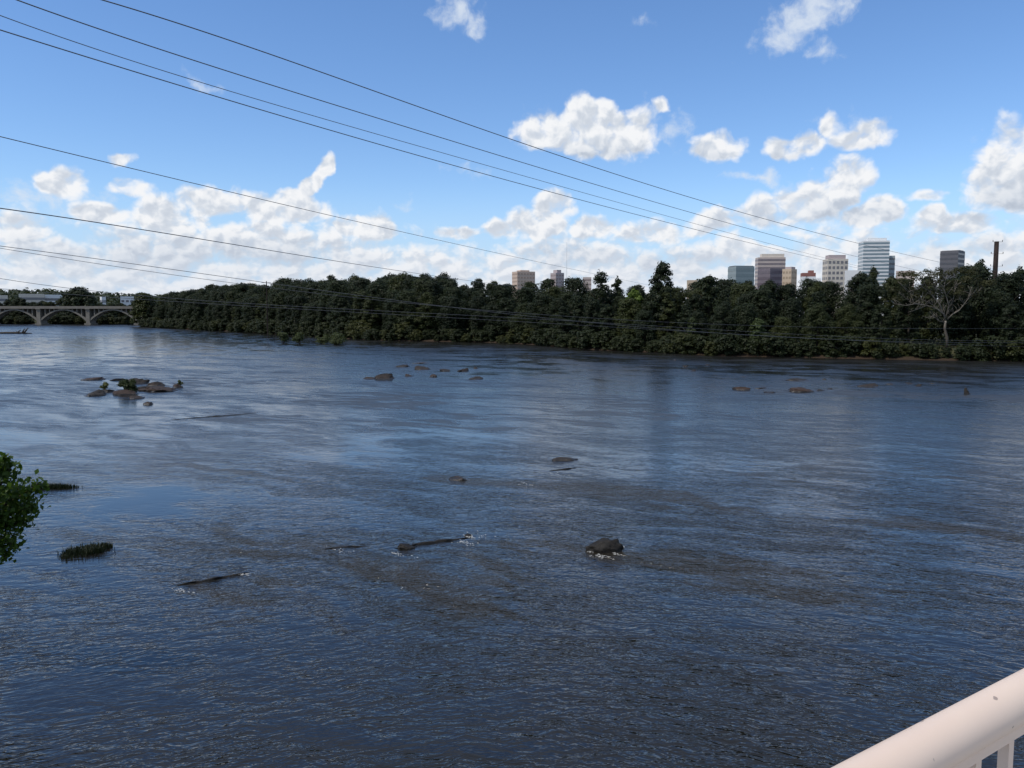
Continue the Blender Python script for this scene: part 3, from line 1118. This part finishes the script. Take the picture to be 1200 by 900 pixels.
building('office_block', 'cream and pinkish block alone above the low even wood', 'building', 600, 627, 318.5, 1500, warm, 26, 22, 12, mottled('warm_window', (.36, .26, .20), (.42, .31, .25), .2, .5, .4), .4, cap=[(-.05, .5, 2.5, warm)], bay=5)
building('office_block', 'slim mauve-brown block with a raised middle beside the cream block', 'building', 645, 661, 320, 1520, mauve, 20, 30, 12, pk, .4, cap=[(0, .5, 5.5, mauve)], bay=5)
building('office_block', 'small tan block peeping over the wood beside the ragged tree', 'building', 683, 693, 325, 1450, pink, 16, 0, 9, pk, .35)
building('low_building', 'tiny tan roof just showing above the wood beside the tallest tree', 'building', 805, 817, 328.5, 1300, tan, 18, 0, 4)
building('low_building', 'low white building at the foot of the teal glass block', 'building', 846, 862, 330.5, 1150, white, 18, 0, 3)
building('glass_block', 'low teal glass office block with a dark roof edge', 'building', 853, 884, 312.5, 1250, teal, 30, 24, 9, mottled('teal_band', (.10, .15, .165), (.14, .19, .205), .2, .1, .8), .5,
         cap=[(0, 1.01, .9, slate)])
building('office_slab', 'broad mauve-grey slab tower with a stepped pale crown', 'building', 885, 920.5, 302, 1420, pink, 22, 14, 15, mottled('slab_window', (.19, .16, .17), (.26, .22, .22), .2, .35, .5), .48,
         cap=[(.12, .82, 6.0, cream)])
building('office_block', 'dark plum glass block standing before the mauve-grey slab', 'building', 888, 916.5, 315, 1280, plum, 30, 38, 8, mottled('plum_band', (.10, .08, .10), (.14, .11, .13), .2, .15, .7), .5)
building('office_block', 'orange-tan stone block with a grey top beside the plum block', 'building', 917, 934, 315.5, 1330, tan, 20, -25, 9, mottled('tan_window', (.34, .26, .18), (.4, .31, .22), .2, .4, .4), .4, cap=[(.1, .7, 3.5, mauve)], bay=4)
building('low_building', 'dark red brick building with a white lower storey', 'building', 938, 956, 320, 1200, brick, 16, 10, 5, white, .3, cap=[(.4, .35, 3.6, brick)])
building('low_building', 'low white roofline below the red brick building', 'building', 938, 962, 326.5, 1150, white, 14, 0, 4)
building('office_block', 'cream concrete block with tall dark window slots, beside the glass tower', 'building', 964, 994, 304, 1320, cream, 26, 18, 11, gw, .5, cap=[(0, .82, 6.5, mauve)], bay=5.5)
building('low_building', 'low white roof between the cream block and the glass tower', 'building', 990, 1009, 317, 1230, white, 16, 8, 6)
r_, w_, h_ = building('glass_tower', 'tallest tower, white with dark window stripes floor by floor', 'tower', 1006, 1042.5, 283, 1380, white, 34, 14, 21,
                      mottled('tower_band', (.16, .22, .25), (.22, .29, .32), .2, .15, .7), .52, cap=[(.1, .72, 4.5, white)])
building('glass_annex', 'narrow grey-green glass wing against the tall striped tower', 'building', 1038, 1049, 300, 1400, facade('annex_glass', (.30, .35, .37), (.36, .41, .42), .2, .6), 18, 10, 12, gw, .4)
building('low_building', 'low pale roof behind the trees beside the striped tower', 'building', 1050, 1072, 317.5, 1300, pink, 16, 0, 5)
building('office_block', 'dark grey plain block standing alone before the steel pole', 'building', 1102, 1131, 294.5, 1150, slate, 30, -16, 14, mottled('slate_band', (.075, .075, .085), (.1, .1, .11), .2, .3, .5), .4,
         cap=[(0, .96, .8, m_roofgear)])
# low buildings beyond the arched bridge
building('warehouse', 'long cream warehouse with a pale roof beyond the bridge', 'building', 22, 52, 344.5, 1050, cream, 20, 0, 3, gw, .3)
building('warehouse', 'shorter cream warehouse joined to the long one beyond the bridge', 'building', 52.5, 74, 345.5, 1070, white, 20, 0, 3, gw, .3)
building('low_building', 'small pale building at the edge of the view beyond the bridge', 'building', -4, 9, 346, 1000, cream, 14, 0, 3, gw, .3)
building('low_building', 'low white building behind the bridge beside the big round tree', 'building', 54, 76, 355, 900, white, 14, 0, 2)
building('house', 'white house with two storeys just past the big round tree', 'house', 117, 124, 347.5, 900, white, 10, 10, 3, gw, .35, bay=3)
building('house', 'long white house amid trees past the big round tree', 'house', 141, 157, 347.5, 960, white, 12, 0, 3, gw, .3, bay=4)
building('low_building', 'low white shed behind the bridge parapet', 'building', 116, 130, 358, 860, white, 8, 0, 2)

# the thin mast
mx = pix(664, 330, 1700)
mast = empty('radio_mast', (mx.x, 1700, 2))
tag(mast, 'thin faint lattice mast above the far wood', 'mast')
MB().tube([(0, 0, 0), (0, 0, pix(664, 284, 1700).z - 2)], [.3, .16], 6).build('shaft', m_roofgear, mast)
MB().box((0, 0, 70), (1.6, 1.6, 1.2)).build('platform', m_roofgear, mast)

# ------------------------------------------------------------------ poles
m_rust = mottled('rusty_steel', (.018, .012, .010), (.035, .022, .018), .6, .8, .3)
m_insul = mottled('insulator', (.12, .11, .10), (.2, .19, .18), 2, .4, .5)
PY = 236.0
pp = pix(1162, 400, PY)
pole = empty('steel_pole', (pp.x, PY, hz(pp.x, PY)))
tag(pole, 'thick rust-brown steel power pole rising from the far wood', 'power pole')
zt = pix(1162, 283, PY).z - pole.location.z
MB().tube([(0, 0, -1), (0, 0, zt * .5), (0, 0, zt)], [.78, .68, .6], 12).build('shaft', m_rust, pole, True)
for zz_, l in ((283.6, 3.2), (297.5, 4.0), (312, 4.0)):
    za = pix(1162, zz_, PY).z - pole.location.z
    MB().box((0, -.5, za), (l * .9, .07, .07)).build('crossarm', m_rust, pole)
    for sx in (-1, 1):
        MB().tube([(sx * l * .42, -.5, za + .05), (sx * l * .42, -.5, za + .3), (sx * l * .42, -.5, za + .55)], [.06, .12, .05], 6).build('insulator', m_insul, pole)
p2_ = pix(313, 360, 430)
pole2 = empty('utility_pole', (p2_.x, 430, hz(p2_.x, 430)))
tag(pole2, 'small utility pole with a short crossarm above the wooded point', 'power pole')
zt = pix(313, 329.5, 430).z - pole2.location.z
MB().tube([(0, 0, -1), (0, 0, zt)], [.32, .24], 8).build('shaft', m_rust, pole2)
MB().box((0, -.3, zt - .8), (5.0, .18, .18)).build('crossarm', m_rust, pole2)

# ------------------------------------------------------------------ power lines
m_wire, t, o = newmat('wire')
principled(t, o, (.14, .14, .145), .5, .4)
WIRES = [
    ('topmost of the four power lines slanting across the blue sky', [(120, 0), (600, 163.5), (979, 278.5), (1100, 307), (1162, 320)], 40, 250, .040),
    ('second power line from the top, crossing the big upper cloud\'s lower side', [(20, 0), (300, 94), (600, 186.5), (847, 260), (1005, 300.5), (1090, 320)], 40, 250, .040),
    ('thin third power line from the top of the sky', [(0, 18), (300, 116), (600, 202), (840, 269.7), (963, 300.5), (1030, 318)], 44, 250, .032),
    ('fourth power line from the top, running closely under a thinner one', [(0, 35), (300, 127), (600, 212.5), (840, 275.7), (964, 304), (1030, 320)], 40, 250, .040),
    ('lone power line crossing the grey cloud bank from mid sky', [(0, 160), (270, 225), (420, 260), (580, 296), (690, 319.5), (760, 334)], 48, 300, .036),
    ('power line sloping low over the cloud bank to the wood', [(0, 244), (150, 266.5), (300, 290.5), (450, 315), (545, 328), (640, 340)], 44, 300, .042),
    ('upper one of two close power lines above the wooded point', [(0, 288.5), (100, 301), (200, 315), (300, 330.5), (420, 347), (560, 362), (662, 375), (880, 394), (1080, 400), (1260, 401)], 50, 215, .027),
    ('lower one of two close power lines above the wooded point', [(0, 291.5), (75, 302), (150, 314), (240, 327.5), (320, 338), (480, 356), (700, 372), (960, 384), (1260, 384)], 54, 215, .023),
    ('power line passing just above the big round tree by the bridge', [(0, 327), (81, 337), (180, 347), (300, 357), (480, 367), (760, 380), (1000, 396), (1260, 397)], 60, 214, .026),
    ('lowest power line, in front of the arched bridge\'s trees', [(0, 338), (52, 343), (140, 349), (300, 359), (520, 372), (800, 388), (1260, 407)], 62, 205, .024),
]


def smooth_poly(P, n=60):
    """natural-looking sag through the given points (monotone in x)"""
    xs = np.array([p[0] for p in P], float)
    ys = np.array([p[1] for p in P], float)
    deg = min(len(P) - 1, 4)
    c = np.polyfit((xs - 600) / 600, ys, deg)
    X = np.linspace(xs[0], xs[-1], n)
    return X, np.polyval(c, (X - 600) / 600)


for lab, P, Y0, Y1, rad in WIRES:
    Xw, Yw = smooth_poly(P)
    f0 = (Xw - Xw[0]) / (Xw[-1] - Xw[0])
    # a straight line in plan: 1/depth is linear in the column
    inv = (1 - f0) / Y0 + f0 / Y1
    pts = [pix(a, b, 1 / k) for a, b, k in zip(Xw, Yw, inv)]
    d = (pts[0] - pts[1]).normalized()
    pts = [pts[0] + d * 60 + Vector((0, 0, 2)), pts[0] + d * 25 + Vector((0, 0, .4))] + pts
    mb = MB().tube(pts, rad * .72, 6)
    tag(mb.build('power_line', m_wire, None, True), lab, 'power line', 'power lines over the river')

# ------------------------------------------------------------------ rocks
m_rock, t, o = newmat('river_rock')
p = objco(t)
zz_ = t.sep(pos(t))[2]
n = t.noise(p, 2.2, 6, .65)
n2 = t.noise(p, 9.0, 4, .6)
col = t.mix(t.mapr(n, .3, .7, 0, 1), (.008, .007, .006), (.036, .028, .022))
oi = t.n.new('ShaderNodeObjectInfo').outputs['Random']
col = t.mix(t.m('MULTIPLY', t.m('POWER', oi, 2.0), .5), col, (.075, .038, .026))
wet = t.mapr(t.m('ADD', zz_, t.m('MULTIPLY', n, .3)), .22, .42, 1, 0, True)
col = t.mix(wet, col, (.022, .018, .015))
principled(t, o, col, t.mapr(wet, 0, 1, .85, .3), .4, bump(t, t.m('ADD', n, t.m('MULTIPLY', n2, .4)), .7, .12))
m_darkrock, t, o = newmat('dark_wet_rock')
p = objco(t)
n = t.noise(p, 5, 6, .65)
principled(t, o, t.mix(n, (.005, .0045, .004), (.024, .020, .015)), .6, .3, bump(t, n, .8, .1))


def rock(label, px, py, wpx, hpx, seed, mat=None, group=None, long=1.0, rot=None, name='river_rock', cuts=9, rough=1.0):
    """px, py: middle of the waterline; wpx, hpx: size in the photo"""
    c = wpix(px, py)
    k = c.y / F
    W, Hh = wpx * k * 1.22, max(hpx * k * .92, .17)
    bm = bmesh.new()
    bmesh.ops.create_icosphere(bm, subdivisions=5 if wpx > 38 else 4, radius=1.0)
    off = Vector((seed * 7.3, seed * 3.1, seed * 1.7))
    for v in bm.verts:
        d = v.co.normalized()
        ang = 1 + .30 * rough * mnoise.noise(d * 1.1 + off) + .20 * mnoise.noise(d * 2.6 + off) + .09 * mnoise.noise(d * 6 + off)
        ridge = 1 - abs(mnoise.noise(d * 2.1 + off * 2)) * 2
        e = d * (ang + .16 * ridge * rough)
        e.z = math.copysign(abs(e.z) ** .8, e.z) + .12 * mnoise.noise(d * 3.3 - off)
        v.co = Vector((e.x * W / 2, e.y * W / 2 * long, e.z * Hh * 1.25))
    rk = random.Random(seed * 17 + 3)
    for _ in range(cuts):                   # broken faces
        a, q = rk.uniform(0, 6.28), rk.uniform(-.15, .95)
        n_ = Vector((math.cos(a) * math.sqrt(1 - q * q), math.sin(a) * math.sqrt(1 - q * q), q))
        lim = rk.uniform(.5, .85)
        for v in bm.verts:
            u_ = Vector((v.co.x / (W / 2), v.co.y / (W / 2 * long), v.co.z / Hh))
            ex = u_.dot(n_) - lim
            if ex > 0:
                u_ -= n_ * ex * .88
                v.co = Vector((u_.x * W / 2, u_.y * W / 2 * long, u_.z * Hh))
    for v in bm.verts:
        j_ = mnoise.noise(Vector(v.co) * (9 / W) + off) * .05 + mnoise.noise(Vector(v.co) * (22 / W) + off) * .03
        v.co += Vector((j_ * W, j_ * W * .6, j_ * Hh * 1.6))
    me = bpy.data.meshes.new(name)
    bm.to_mesh(me)
    bm.free()
    me.polygons.foreach_set('use_smooth', [True] * len(me.polygons))
    me.materials.append(mat or m_rock)
    ob = bpy.data.objects.new(name, me)
    C.objects.link(ob)
    ob.location = (c.x, c.y, -.20 * Hh)
    ob.rotation_euler = (0, 0, random.uniform(-.3, .3) if rot is None else rot)
    return tag(ob, label, 'rock', group)


g1 = 'rocks of the green-topped islet'
for a in (('dark low rock at the near end of the bushy rock islet', 114, 463, 29, 7, 1), ('broad dark rock under the islet\'s bush', 146, 462, 30, 8, 2), ('pale flat rock beside the islet\'s bush', 170, 456, 30, 7, 3),
          ('long brown rock at the islet\'s far tip', 193, 457, 40, 7, 4), ('rounded brown rock behind the islet\'s bush', 163, 449, 26, 9, 5), ('flat dark rock at the back of the islet', 108, 445, 22, 3, 6),
          ('flat pale rock slab in the middle of the islet', 182, 452, 24, 6, 7), ('small dark rock at the front of the islet', 160, 467, 18, 4, 8), ('low dark rock at the islet\'s far back', 138, 445, 24, 3, 9),
          ('small lone rock in the water before the islet', 174, 474, 9, 3, 10), ('small dark rock ending the islet beside a green sprig', 208, 454, 12, 5, 11), ('low rock in the islet\'s gap of water', 128, 459, 16, 4, 12)):
    rock(a[0], *a[1:], group=g1)
g2 = 'rocks of the scattered mid-river row'
for a in (('longest dark rock of the scattered mid-river row', 452, 444, 30, 7, 13), ('thin dark rock leading the mid-river row', 434, 444, 20, 4, 14), ('small dark rock after the longest one in the row', 479, 441, 11, 4, 15),
          ('orange-brown flat rock at the back of the row', 470, 430, 14, 3, 16), ('brown lumpy rock in the middle of the row', 495, 433, 20, 4, 17), ('low dark rock between the lumpy ones of the row', 522, 435, 13, 3, 18),
          ('square brown rock, tallest of the row\'s far end', 543, 435, 13, 6, 19), ('small dark rock at the front of the row', 507, 441.5, 9, 4, 20), ('low dark rock at the row\'s front far end', 560, 444, 16, 3, 21),
          ('thin dark streak of rock behind the row', 494, 425.5, 24, 2, 22), ('tiny rock beyond the square one of the row', 557, 432, 7, 2, 23)):
    rock(a[0], *a[1:], group=g2)
g3 = 'low rocks off the high wood'
for a in (('reddish wedge rock, largest off the high wood', 868, 457, 18, 6, 24), ('long low dark reddish rock off the high wood', 942, 459, 28, 5, 25), ('dark double rock behind the long reddish one', 936, 446, 28, 4, 26),
          ('thin dark rock between the wedge and the long one', 893, 455, 18, 3, 27), ('small dark rock at the end of the long reddish one', 960, 458, 11, 3, 28), ('tiny dark rock before the thin one', 903, 460.5, 11, 2.5, 29),
          ('low grey-green rock streak beyond the reddish ones', 1016, 453, 22, 4, 30), ('flat dark rock after the grey-green streak', 1044, 450.5, 13, 2.5, 31), ('small dark rock before the high wood, middle of three', 1066, 450, 9, 2.5, 32),
          ('small dark rock just in front of the middle of three', 1077, 452.5, 9, 2.5, 33), ('last small rock of the row before the lone upright one', 1092, 449.5, 9, 2.5, 34), ('dark flat rock far off below the young tree', 812, 435, 10, 2.5, 35),
          ('tiny dark rock behind the flat one below the young tree', 804, 430, 7, 2.5, 36), ('tiny rock nearest the bank below the young tree', 791, 422, 6, 2, 37), ('tiny rock beside the flat one below the young tree', 829, 428, 6, 2, 38),
          ('small dark rock off the bank behind the double rock', 966, 445, 7, 2.5, 39), ('tiny rock past the end of the long reddish one', 972, 456, 7, 2.5, 40), ('small rock behind the reddish wedge', 872, 442, 9, 2.5, 46)):
    rock(a[0], *a[1:], group=g3)
rock('lone upright dark rock with a reddish top', 1133.5, 462, 7, 9.5, 41, name='standing_rock')
rock('rounded black wet rock with foam at its foot, nearest in the river', 710, 645, 33, 13.5, 42, m_darkrock, long=.65, rot=.1, cuts=1, rough=.45)
rock('low brown rock awash with a wake behind it', 537, 562, 19, 4.5, 43)
rock('flat brown rock awash at the head of a long wake', 665, 539, 30, 4, 44, long=.6)
rock('dark lump of rock on the broken ledge', 477, 642, 17, 6, 45, m_darkrock, long=.6, cuts=2, rough=.6)
rock('small dark rock breaking white water at the ledge\'s end', 548, 628, 10, 5, 47, m_darkrock)


def ledge(label, pts, wid, hgt, seed):
    """a rock shelf barely out of the water along a pixel polyline"""
    P = [wpix(*q) for q in pts]
    n = 40
    L = [0]
    for a, b in zip(P, P[1:]):
        L.append(L[-1] + (b - a).length)
    v, f = [], []
    for i in range(n + 1):
        s_ = L[-1] * i / n
        j = max(k for k in range(len(L) - 1) if L[k] <= s_ + 1e-6)
        q = P[j].lerp(P[j + 1], (s_ - L[j]) / (L[j + 1] - L[j]))
        d = (P[j + 1] - P[j]).normalized()
        nn = Vector((-d.y, d.x, 0))
        taper = math.sin(math.pi * min(max(i / n, .02), .98)) ** .4
        hn = hgt * taper * (.55 + .8 * abs(mnoise.noise(Vector((s_ * .9, seed, 0))))) - .02
        ww = wid * taper * (.6 + .7 * abs(mnoise.noise(Vector((s_ * .6, seed + 5, 0)))))
        for u, zq in ((-1, -.3), (-.55, hn * .5), (-.25, hn), (.3, hn * .7), (1, -.3)):
            jx = .12 * mnoise.noise(Vector((s_ * 2.1, u * 3, seed)))
            v.append(q + nn * (u * ww / 2 + jx) + Vector((0, 0, zq)))
    for i in range(n):
        for k in range(4):
            a = i * 5 + k
            f.append([a, a + 1, a + 6, a + 5])
    o_ = mesh_obj('rock_ledge', v, f, m_darkrock, None, True)
    tag(o_, label, 'rock ledge', 'rock ledges awash')


ledge('dark rock ledge awash, nearest and lowest in view', [(205, 686), (240, 681), (270, 675), (292, 671)], .45, .14, 1)
ledge('thin rock ledge running from the dark lump to the white water', [(462, 643), (490, 638), (520, 634), (550, 630)], .5, .16, 2)
ledge('short rock ledge before the dark lump of rock', [(375, 644), (400, 641), (432, 640)], .4, .09, 3)
ledge('thin dark ledge with the small riffle behind the wake rock', [(643, 552), (660, 550), (676, 548)], .6, .12, 4)
ledge('long dark ledge below the islet, almost under water', [(200, 492), (240, 489), (275, 486.5), (300, 484)], .8, .14, 5)

# foam flecks where the current breaks
m_foam, t, o = newmat('foam')
principled(t, o, (.5, .5, .48), .8, .2)
fv, ff = [], []
rf = random.Random(4)
for (px, py, w, n) in ((703, 652, 14, 16), (722, 649, 8, 7), (692, 647, 5, 4), (729, 641, 5, 4), (551, 629, 8, 14), (546, 636, 14, 12), (563, 627, 16, 5), (465, 648, 10, 6), (480, 652, 14, 3), (286, 673, 8, 8), (213, 692, 12, 8), (400, 645, 16, 6),
                       (618, 568, 16, 6), (655, 556, 12, 4), (470, 690, 20, 1)):
    for _ in range(int(n * 2.6)):
        a = rf.gauss(0, w * .45)
        b = rf.gauss(0, w * .10) + a * .12
        c = wpix(px + a, py + b, .035)
        rr_, th = rf.uniform(.006, .024), rf.uniform(-.4, .4) + FLOW
        bb = len(fv)
        m_ = 7
        for k in range(m_):
            u = 2 * math.pi * k / m_
            q = rr_ * rf.uniform(.6, 1.3)
            dx, dy = math.cos(u) * q * 3.2, math.sin(u) * q * .8
            fv.append((c.x + dx * math.cos(th) - dy * math.sin(th), c.y + dx * math.sin(th) + dy * math.cos(th), .035))
        fv.append((c.x, c.y, .05))
        for k in range(m_):
            ff.append([bb + k, bb + (k + 1) % m_, bb + m_])
tag(mesh_obj('foam', fv, ff, m_foam, None, True), 'small white foam flecks where water breaks on rocks', 'foam', kind='stuff')


# ------------------------------------------------------------------ plants in the river
def bush(label, px, py, wpx, hpx, seed, mat, leaf, n=12, per=150, name='river_bush', squash=.8):
    c = wpix(px, py)
    k = c.y / F
    W, Hh = wpx * k, hpx * k
    rs_ = np.random.default_rng(seed)
    root = empty(name, (c.x, c.y, 0))
    mb = MB()
    cl = []
    for j in range(n):
        a = rs_.uniform(0, 6.28)
        q = W / 2 * rs_.uniform(.05, .72)
        z = Hh * rs_.uniform(.12, .78) * (1 - .3 * (q / (W / 2)))
        rx = min(W, Hh * 1.6) * rs_.uniform(.14, .26)
        cl.append((math.cos(a) * q, math.sin(a) * q * squash, z, rx, rx * .8))
        mb.tube([(math.cos(a) * q * .3, math.sin(a) * q * .3 * squash, -.3), (math.cos(a) * q, math.sin(a) * q * squash, z)], [W * .012, W * .005], 5)
    mb.build('stem', m_bark, root)
    V, Fq, Tn = crown(rs_, cl, per, leaf)
    V[:, 2] = np.maximum(V[:, 2], .03)
    mesh_obj('foliage', V, Fq, mat, root, False, Tn)
    return tag(root, label, 'bush')


m_green = leaf_mat('river_leaf', (.05, .066, .026), (.09, .108, .042), .35)
bush('narrow green bush, first of the row standing in the far water', 332, 402, 16, 15, 51, m_green, .22)
bush('upright green bush second in the row in the far water', 352, 403, 19, 15, 52, m_green, .22)
bush('rounded green bush third in the row in the far water', 378, 403, 18, 14, 53, m_green, .22)
bush('widest green bush ending the row in the far water', 395, 404, 27, 15, 54, m_green, .22, 16)
bush('dark green bush growing on the rock islet', 152, 461, 24, 20, 55, leaf_mat('islet_leaf', (.022, .035, .010), (.05, .066, .02), .3), .13, 16, 170)
bush('small green sprig at the near end of the rock islet', 124, 456, 16, 8, 56, m_green, .09, 8, 90)
bush('little green sprig at the far tip of the rock islet', 211, 453, 8, 10, 57, m_green, .09, 7, 80)


def grass(label, px, py, wpx, hpx, seed, n=1500, ry=.5, name='grass_clump', rot=.25):
    c = wpix(px, py)
    k = c.y / F
    W = wpx * k
    rs_ = np.random.default_rng(seed)
    V, Fq, Tt = [], [], []
    cl_ = [(rs_.uniform(-.8, .8), rs_.uniform(-.5, .5), rs_.uniform(.5, 1.3)) for _ in range(11)]
    for i in range(n):
        cu, cw, cs = cl_[i % len(cl_)]
        u, w = cu + rs_.normal(0, .16 * cs), cw + rs_.normal(0, .30 * cs)
        if abs(u) > 1 or abs(w) > 1.2:
            continue
        x, y = u * W / 2, w * W / 2 * ry
        x, y = x * math.cos(rot) - y * math.sin(rot), x * math.sin(rot) + y * math.cos(rot)
        hh_ = hpx * k * rs_.uniform(.35, 1.0) * (1 - .5 * min(1, u * u))
        a = rs_.uniform(0, 6.28)
        lean = rs_.uniform(.1, .7) * hh_
        wd = .012 + .012 * rs_.uniform()
        dx, dy = math.cos(a), math.sin(a)
        b = len(V)
        V += [(x - dy * wd, y + dx * wd, -.05), (x + dy * wd, y - dx * wd, -.05), (x + dx * lean * .4 + dy * wd * .8, y + dy * lean * .4 - dx * wd * .8, hh_ * .65),
              (x + dx * lean * .4 - dy * wd * .8, y + dy * lean * .4 + dx * wd * .8, hh_ * .65), (x + dx * lean, y + dy * lean, hh_)]
        Fq += [[b, b + 1, b + 2, b + 3], [b + 3, b + 2, b + 4]]
        q = rs_.uniform()
        Tt += [q, q]
    ob = mesh_obj(name, V, Fq, leaf_mat('reed', (.008, .013, .006), (.024, .032, .012), .2), None, False, Tt)
    ob.location = (c.x, c.y, 0)
    return tag(ob, label, 'grass clump')


grass('dark tuft of water grass alone in the river near the leafy branch', 101, 647, 62, 9, 61, 1500, .6, rot=.7)
grass('low trailing water weed just behind the leafy branch', 62, 572, 66, 6, 62, 1600, .25, 'water_weed', 0.0)

# driftwood
dl = wpix(0, 391)
log_ = empty('driftwood', tuple(dl))
tag(log_, 'dark driftwood log with upturned roots, far out on the water', 'driftwood')
k = dl.y / F
m_wood = mottled('wet_wood', (.02, .016, .012), (.05, .04, .03), 1.5, .7, .3, .4)
MB().tube([(-30 * k, 0, .1), (-5 * k, 0, .35), (16 * k, .2, .45), (37 * k, .3, .15)], [.5, .55, .6, .25], 8).build('trunk', m_wood, log_, True)
mb = MB()
for (x0, x1, z1) in ((20, 24, 4.2), (26, 29, 6.0), (28, 33, 6.6), (27, 31, 3.8), (22, 19, 2.6)):
    mb.tube([(x0 * k, .2, .3), ((x0 + x1) / 2 * k, .1, z1 * k * .6), (x1 * k, .3, z1 * k)], [.42, .34, .2], 6)
mb.build('root', m_wood, log_, True)

# ------------------------------------------------------------------ the near tree at the edge of view
NX, NY = -21.5, 26.5
near = empty('riverside_tree', (NX, NY, hz(NX, NY)))
tag(near, 'leafy bright green riverside tree reaching into view over the water', 'tree')
nz = near.location.z
mb = MB()
rt = random.Random(12)
mb.tube([(0, 0, -.5), (.1, 0, 1.5), (.0, .1, 3.2), (.2, 0, 5.0), (.1, 0, 6.2)], [.24, .2, .17, .11, .05], 9)
tips = []


def loc(px, py, Y):
    v = pix(px, py, Y)
    return Vector((v.x - NX, v.y - NY, v.z - nz))


BR = [[(46, 566), (26, 580), (0, 595)], [(40, 592), (18, 600), (-10, 612)], [(22, 572), (4, 590)], [(14, 545), (0, 570), (-20, 600)], [(6, 535), (-20, 570)],
      [(18, 640), (0, 630), (-20, 620)], [(8, 655), (-14, 630)], [(30, 610), (10, 615), (-14, 625)], [(-20, 525), (-40, 570)], [(-40, 540), (-60, 590)], [(-30, 650), (-50, 620)], [(4, 610), (-20, 615)]]
for L in BR:
    Y = 25.5 + rt.uniform(-.9, .9)
    pts = [loc(px, py, Y) for px, py in L][::-1]
    z0 = max(1.2, pts[0].z - .5)
    a = Vector((.1, 0, z0))
    mb.tube([a] + pts, [.06] + [.035 - .022 * i / len(pts) for i in range(len(pts))], 5)
    tips.append([a] + pts)
for _ in range(14):
    a = Vector((.1, 0, rt.uniform(2, 5.8)))
    th = rt.uniform(1.8, 5.2)
    e = a + Vector((math.cos(th) * rt.uniform(1, 2.6), math.sin(th) * rt.uniform(1, 2.6), rt.uniform(.2, 1.2)))
    mb.tube([a, a.lerp(e, .5), e], [.06, .04, .015], 5)
    tips.append([a, a.lerp(e, .5), e])
mb.build('trunk', m_bark, near, True)
P, N = [], []
for br in tips:
    for i in range(1, len(br)):
        a, b = br[i - 1], br[i]
        m = int((b - a).length * 190 * (.55 if i == 1 else 1.2))
        for _ in range(m):
            f = rt.random()
            sp = .30 if i < len(br) - 1 else .30 * (1.1 - f * .75)
            q = a.lerp(b, f) + Vector((rt.gauss(0, sp), rt.gauss(0, sp), rt.gauss(0, sp * .8)))
            P.append(q)
            N.append((rt.gauss(0, .6), rt.gauss(0, .6) - .3, rt.gauss(.5, .5)))
rs = np.random.default_rng(8)
V, Fq, Tn = leaf_quads(np.array(P), np.array(N), .09, rs, rs.uniform(0, 1, len(P)))
mesh_obj('crown', V, Fq, m_leaf_near, near, False, Tn)

# ------------------------------------------------------------------ this bridge and its railing
DROP = 0.53
pa, pb = wpix(1047, 900, CAMH - DROP), wpix(1200, 815, CAMH - DROP)
rd = (pb - pa).normalized()
rang = math.atan2(rd.y, rd.x)
m_paint, t, o = newmat('cream_paint')
p = objco(t)
n = t.noise(p, 6, 5, .6)
chips = t.mapr(t.noise(p, 38, 2, .5), .715, .73, 0, 1)
col = t.mix(t.mapr(n, .3, .7, 0, 1), PAINT[0], PAINT[1])
col = t.mix(t.m('MULTIPLY', chips, .8), col, (.28, .22, .19))
principled(t, o, col, t.mapr(n, .3, .7, .38, .55), .45, bump(t, t.noise(p, 3, 3, .5), .12, .02))
rail = empty('railing', tuple(pa), rang)
tag(rail, 'cream painted steel railing with a fat round handrail', 'railing')
RR = .0290
MB().tube([(-12, 0, 0), (-6, 0, 0), (-2, 0, 0), (0, 0, 0), (2, 0, 0), (6, 0, 0), (20, 0, 0)], RR, 40).build('handrail', m_paint, rail, True)
MB().box((4, 0, -RR - .004), (32, .030, .015)).build('top_bar', m_paint, rail)
MB().box((4, 0, -1.0), (32, .03, .03)).build('bottom_bar', m_paint, rail)
spc = .088
x = -.05 - 40 * spc
bars = MB()
k0 = 0
proto = None
for i in range(-130, 220):
    xx = i * spc + .012
    if -45 <= i < 54:
        if proto is None:
            proto = MB().box((0, 0, -.512), (.014, .014, .945)).build('baluster', m_paint, rail)
            proto.location.x = xx
        else:
            c = proto.copy()
            C.objects.link(c)
            c.parent = rail
            c.location.x = xx
    else:
        bars.box((xx, 0, -.512), (.014, .014, .945))
tag(bars.build('far_balusters', m_paint, rail), kind='stuff')
for xx in (-8, -5, 6.5, 9.5, 12.5, 15.5):
    MB().box((xx, 0, -.6), (.05, .05, 1.02)).build('post', m_paint, rail)
m_deck = mottled('deck_concrete', (.38, .36, .33), (.48, .455, .42), .8, .9, .2, .3)
DECK = CAMH - DROP - 1.10
deck = empty('road_bridge', (pa.x, pa.y, 0), rang)
tag(deck, 'concrete bridge under the camera that carries the cream railing', 'bridge')
MB().box((30, -6.9, DECK - .16), (420, 14.1, .32)).build('deck', m_deck, deck)
MB().box((30, -2.0, DECK + .075), (420, .3, .14)).build('kerb', m_deck, deck)
for yy in (-1.2, -5, -9, -12.6):
    MB().box((30, yy, DECK - 1.12), (420, .5, 1.6)).build('girder', m_deck, deck)
for xx in (-150, -110, -70, -30, 30, 70, 110, 150, 190, 230):
    MB().box((xx, -6.9, (DECK - 1.925 - 2.5) / 2), (1.6, 11.5, DECK - 1.925 + 2.5)).build('pier', m_deck, deck)
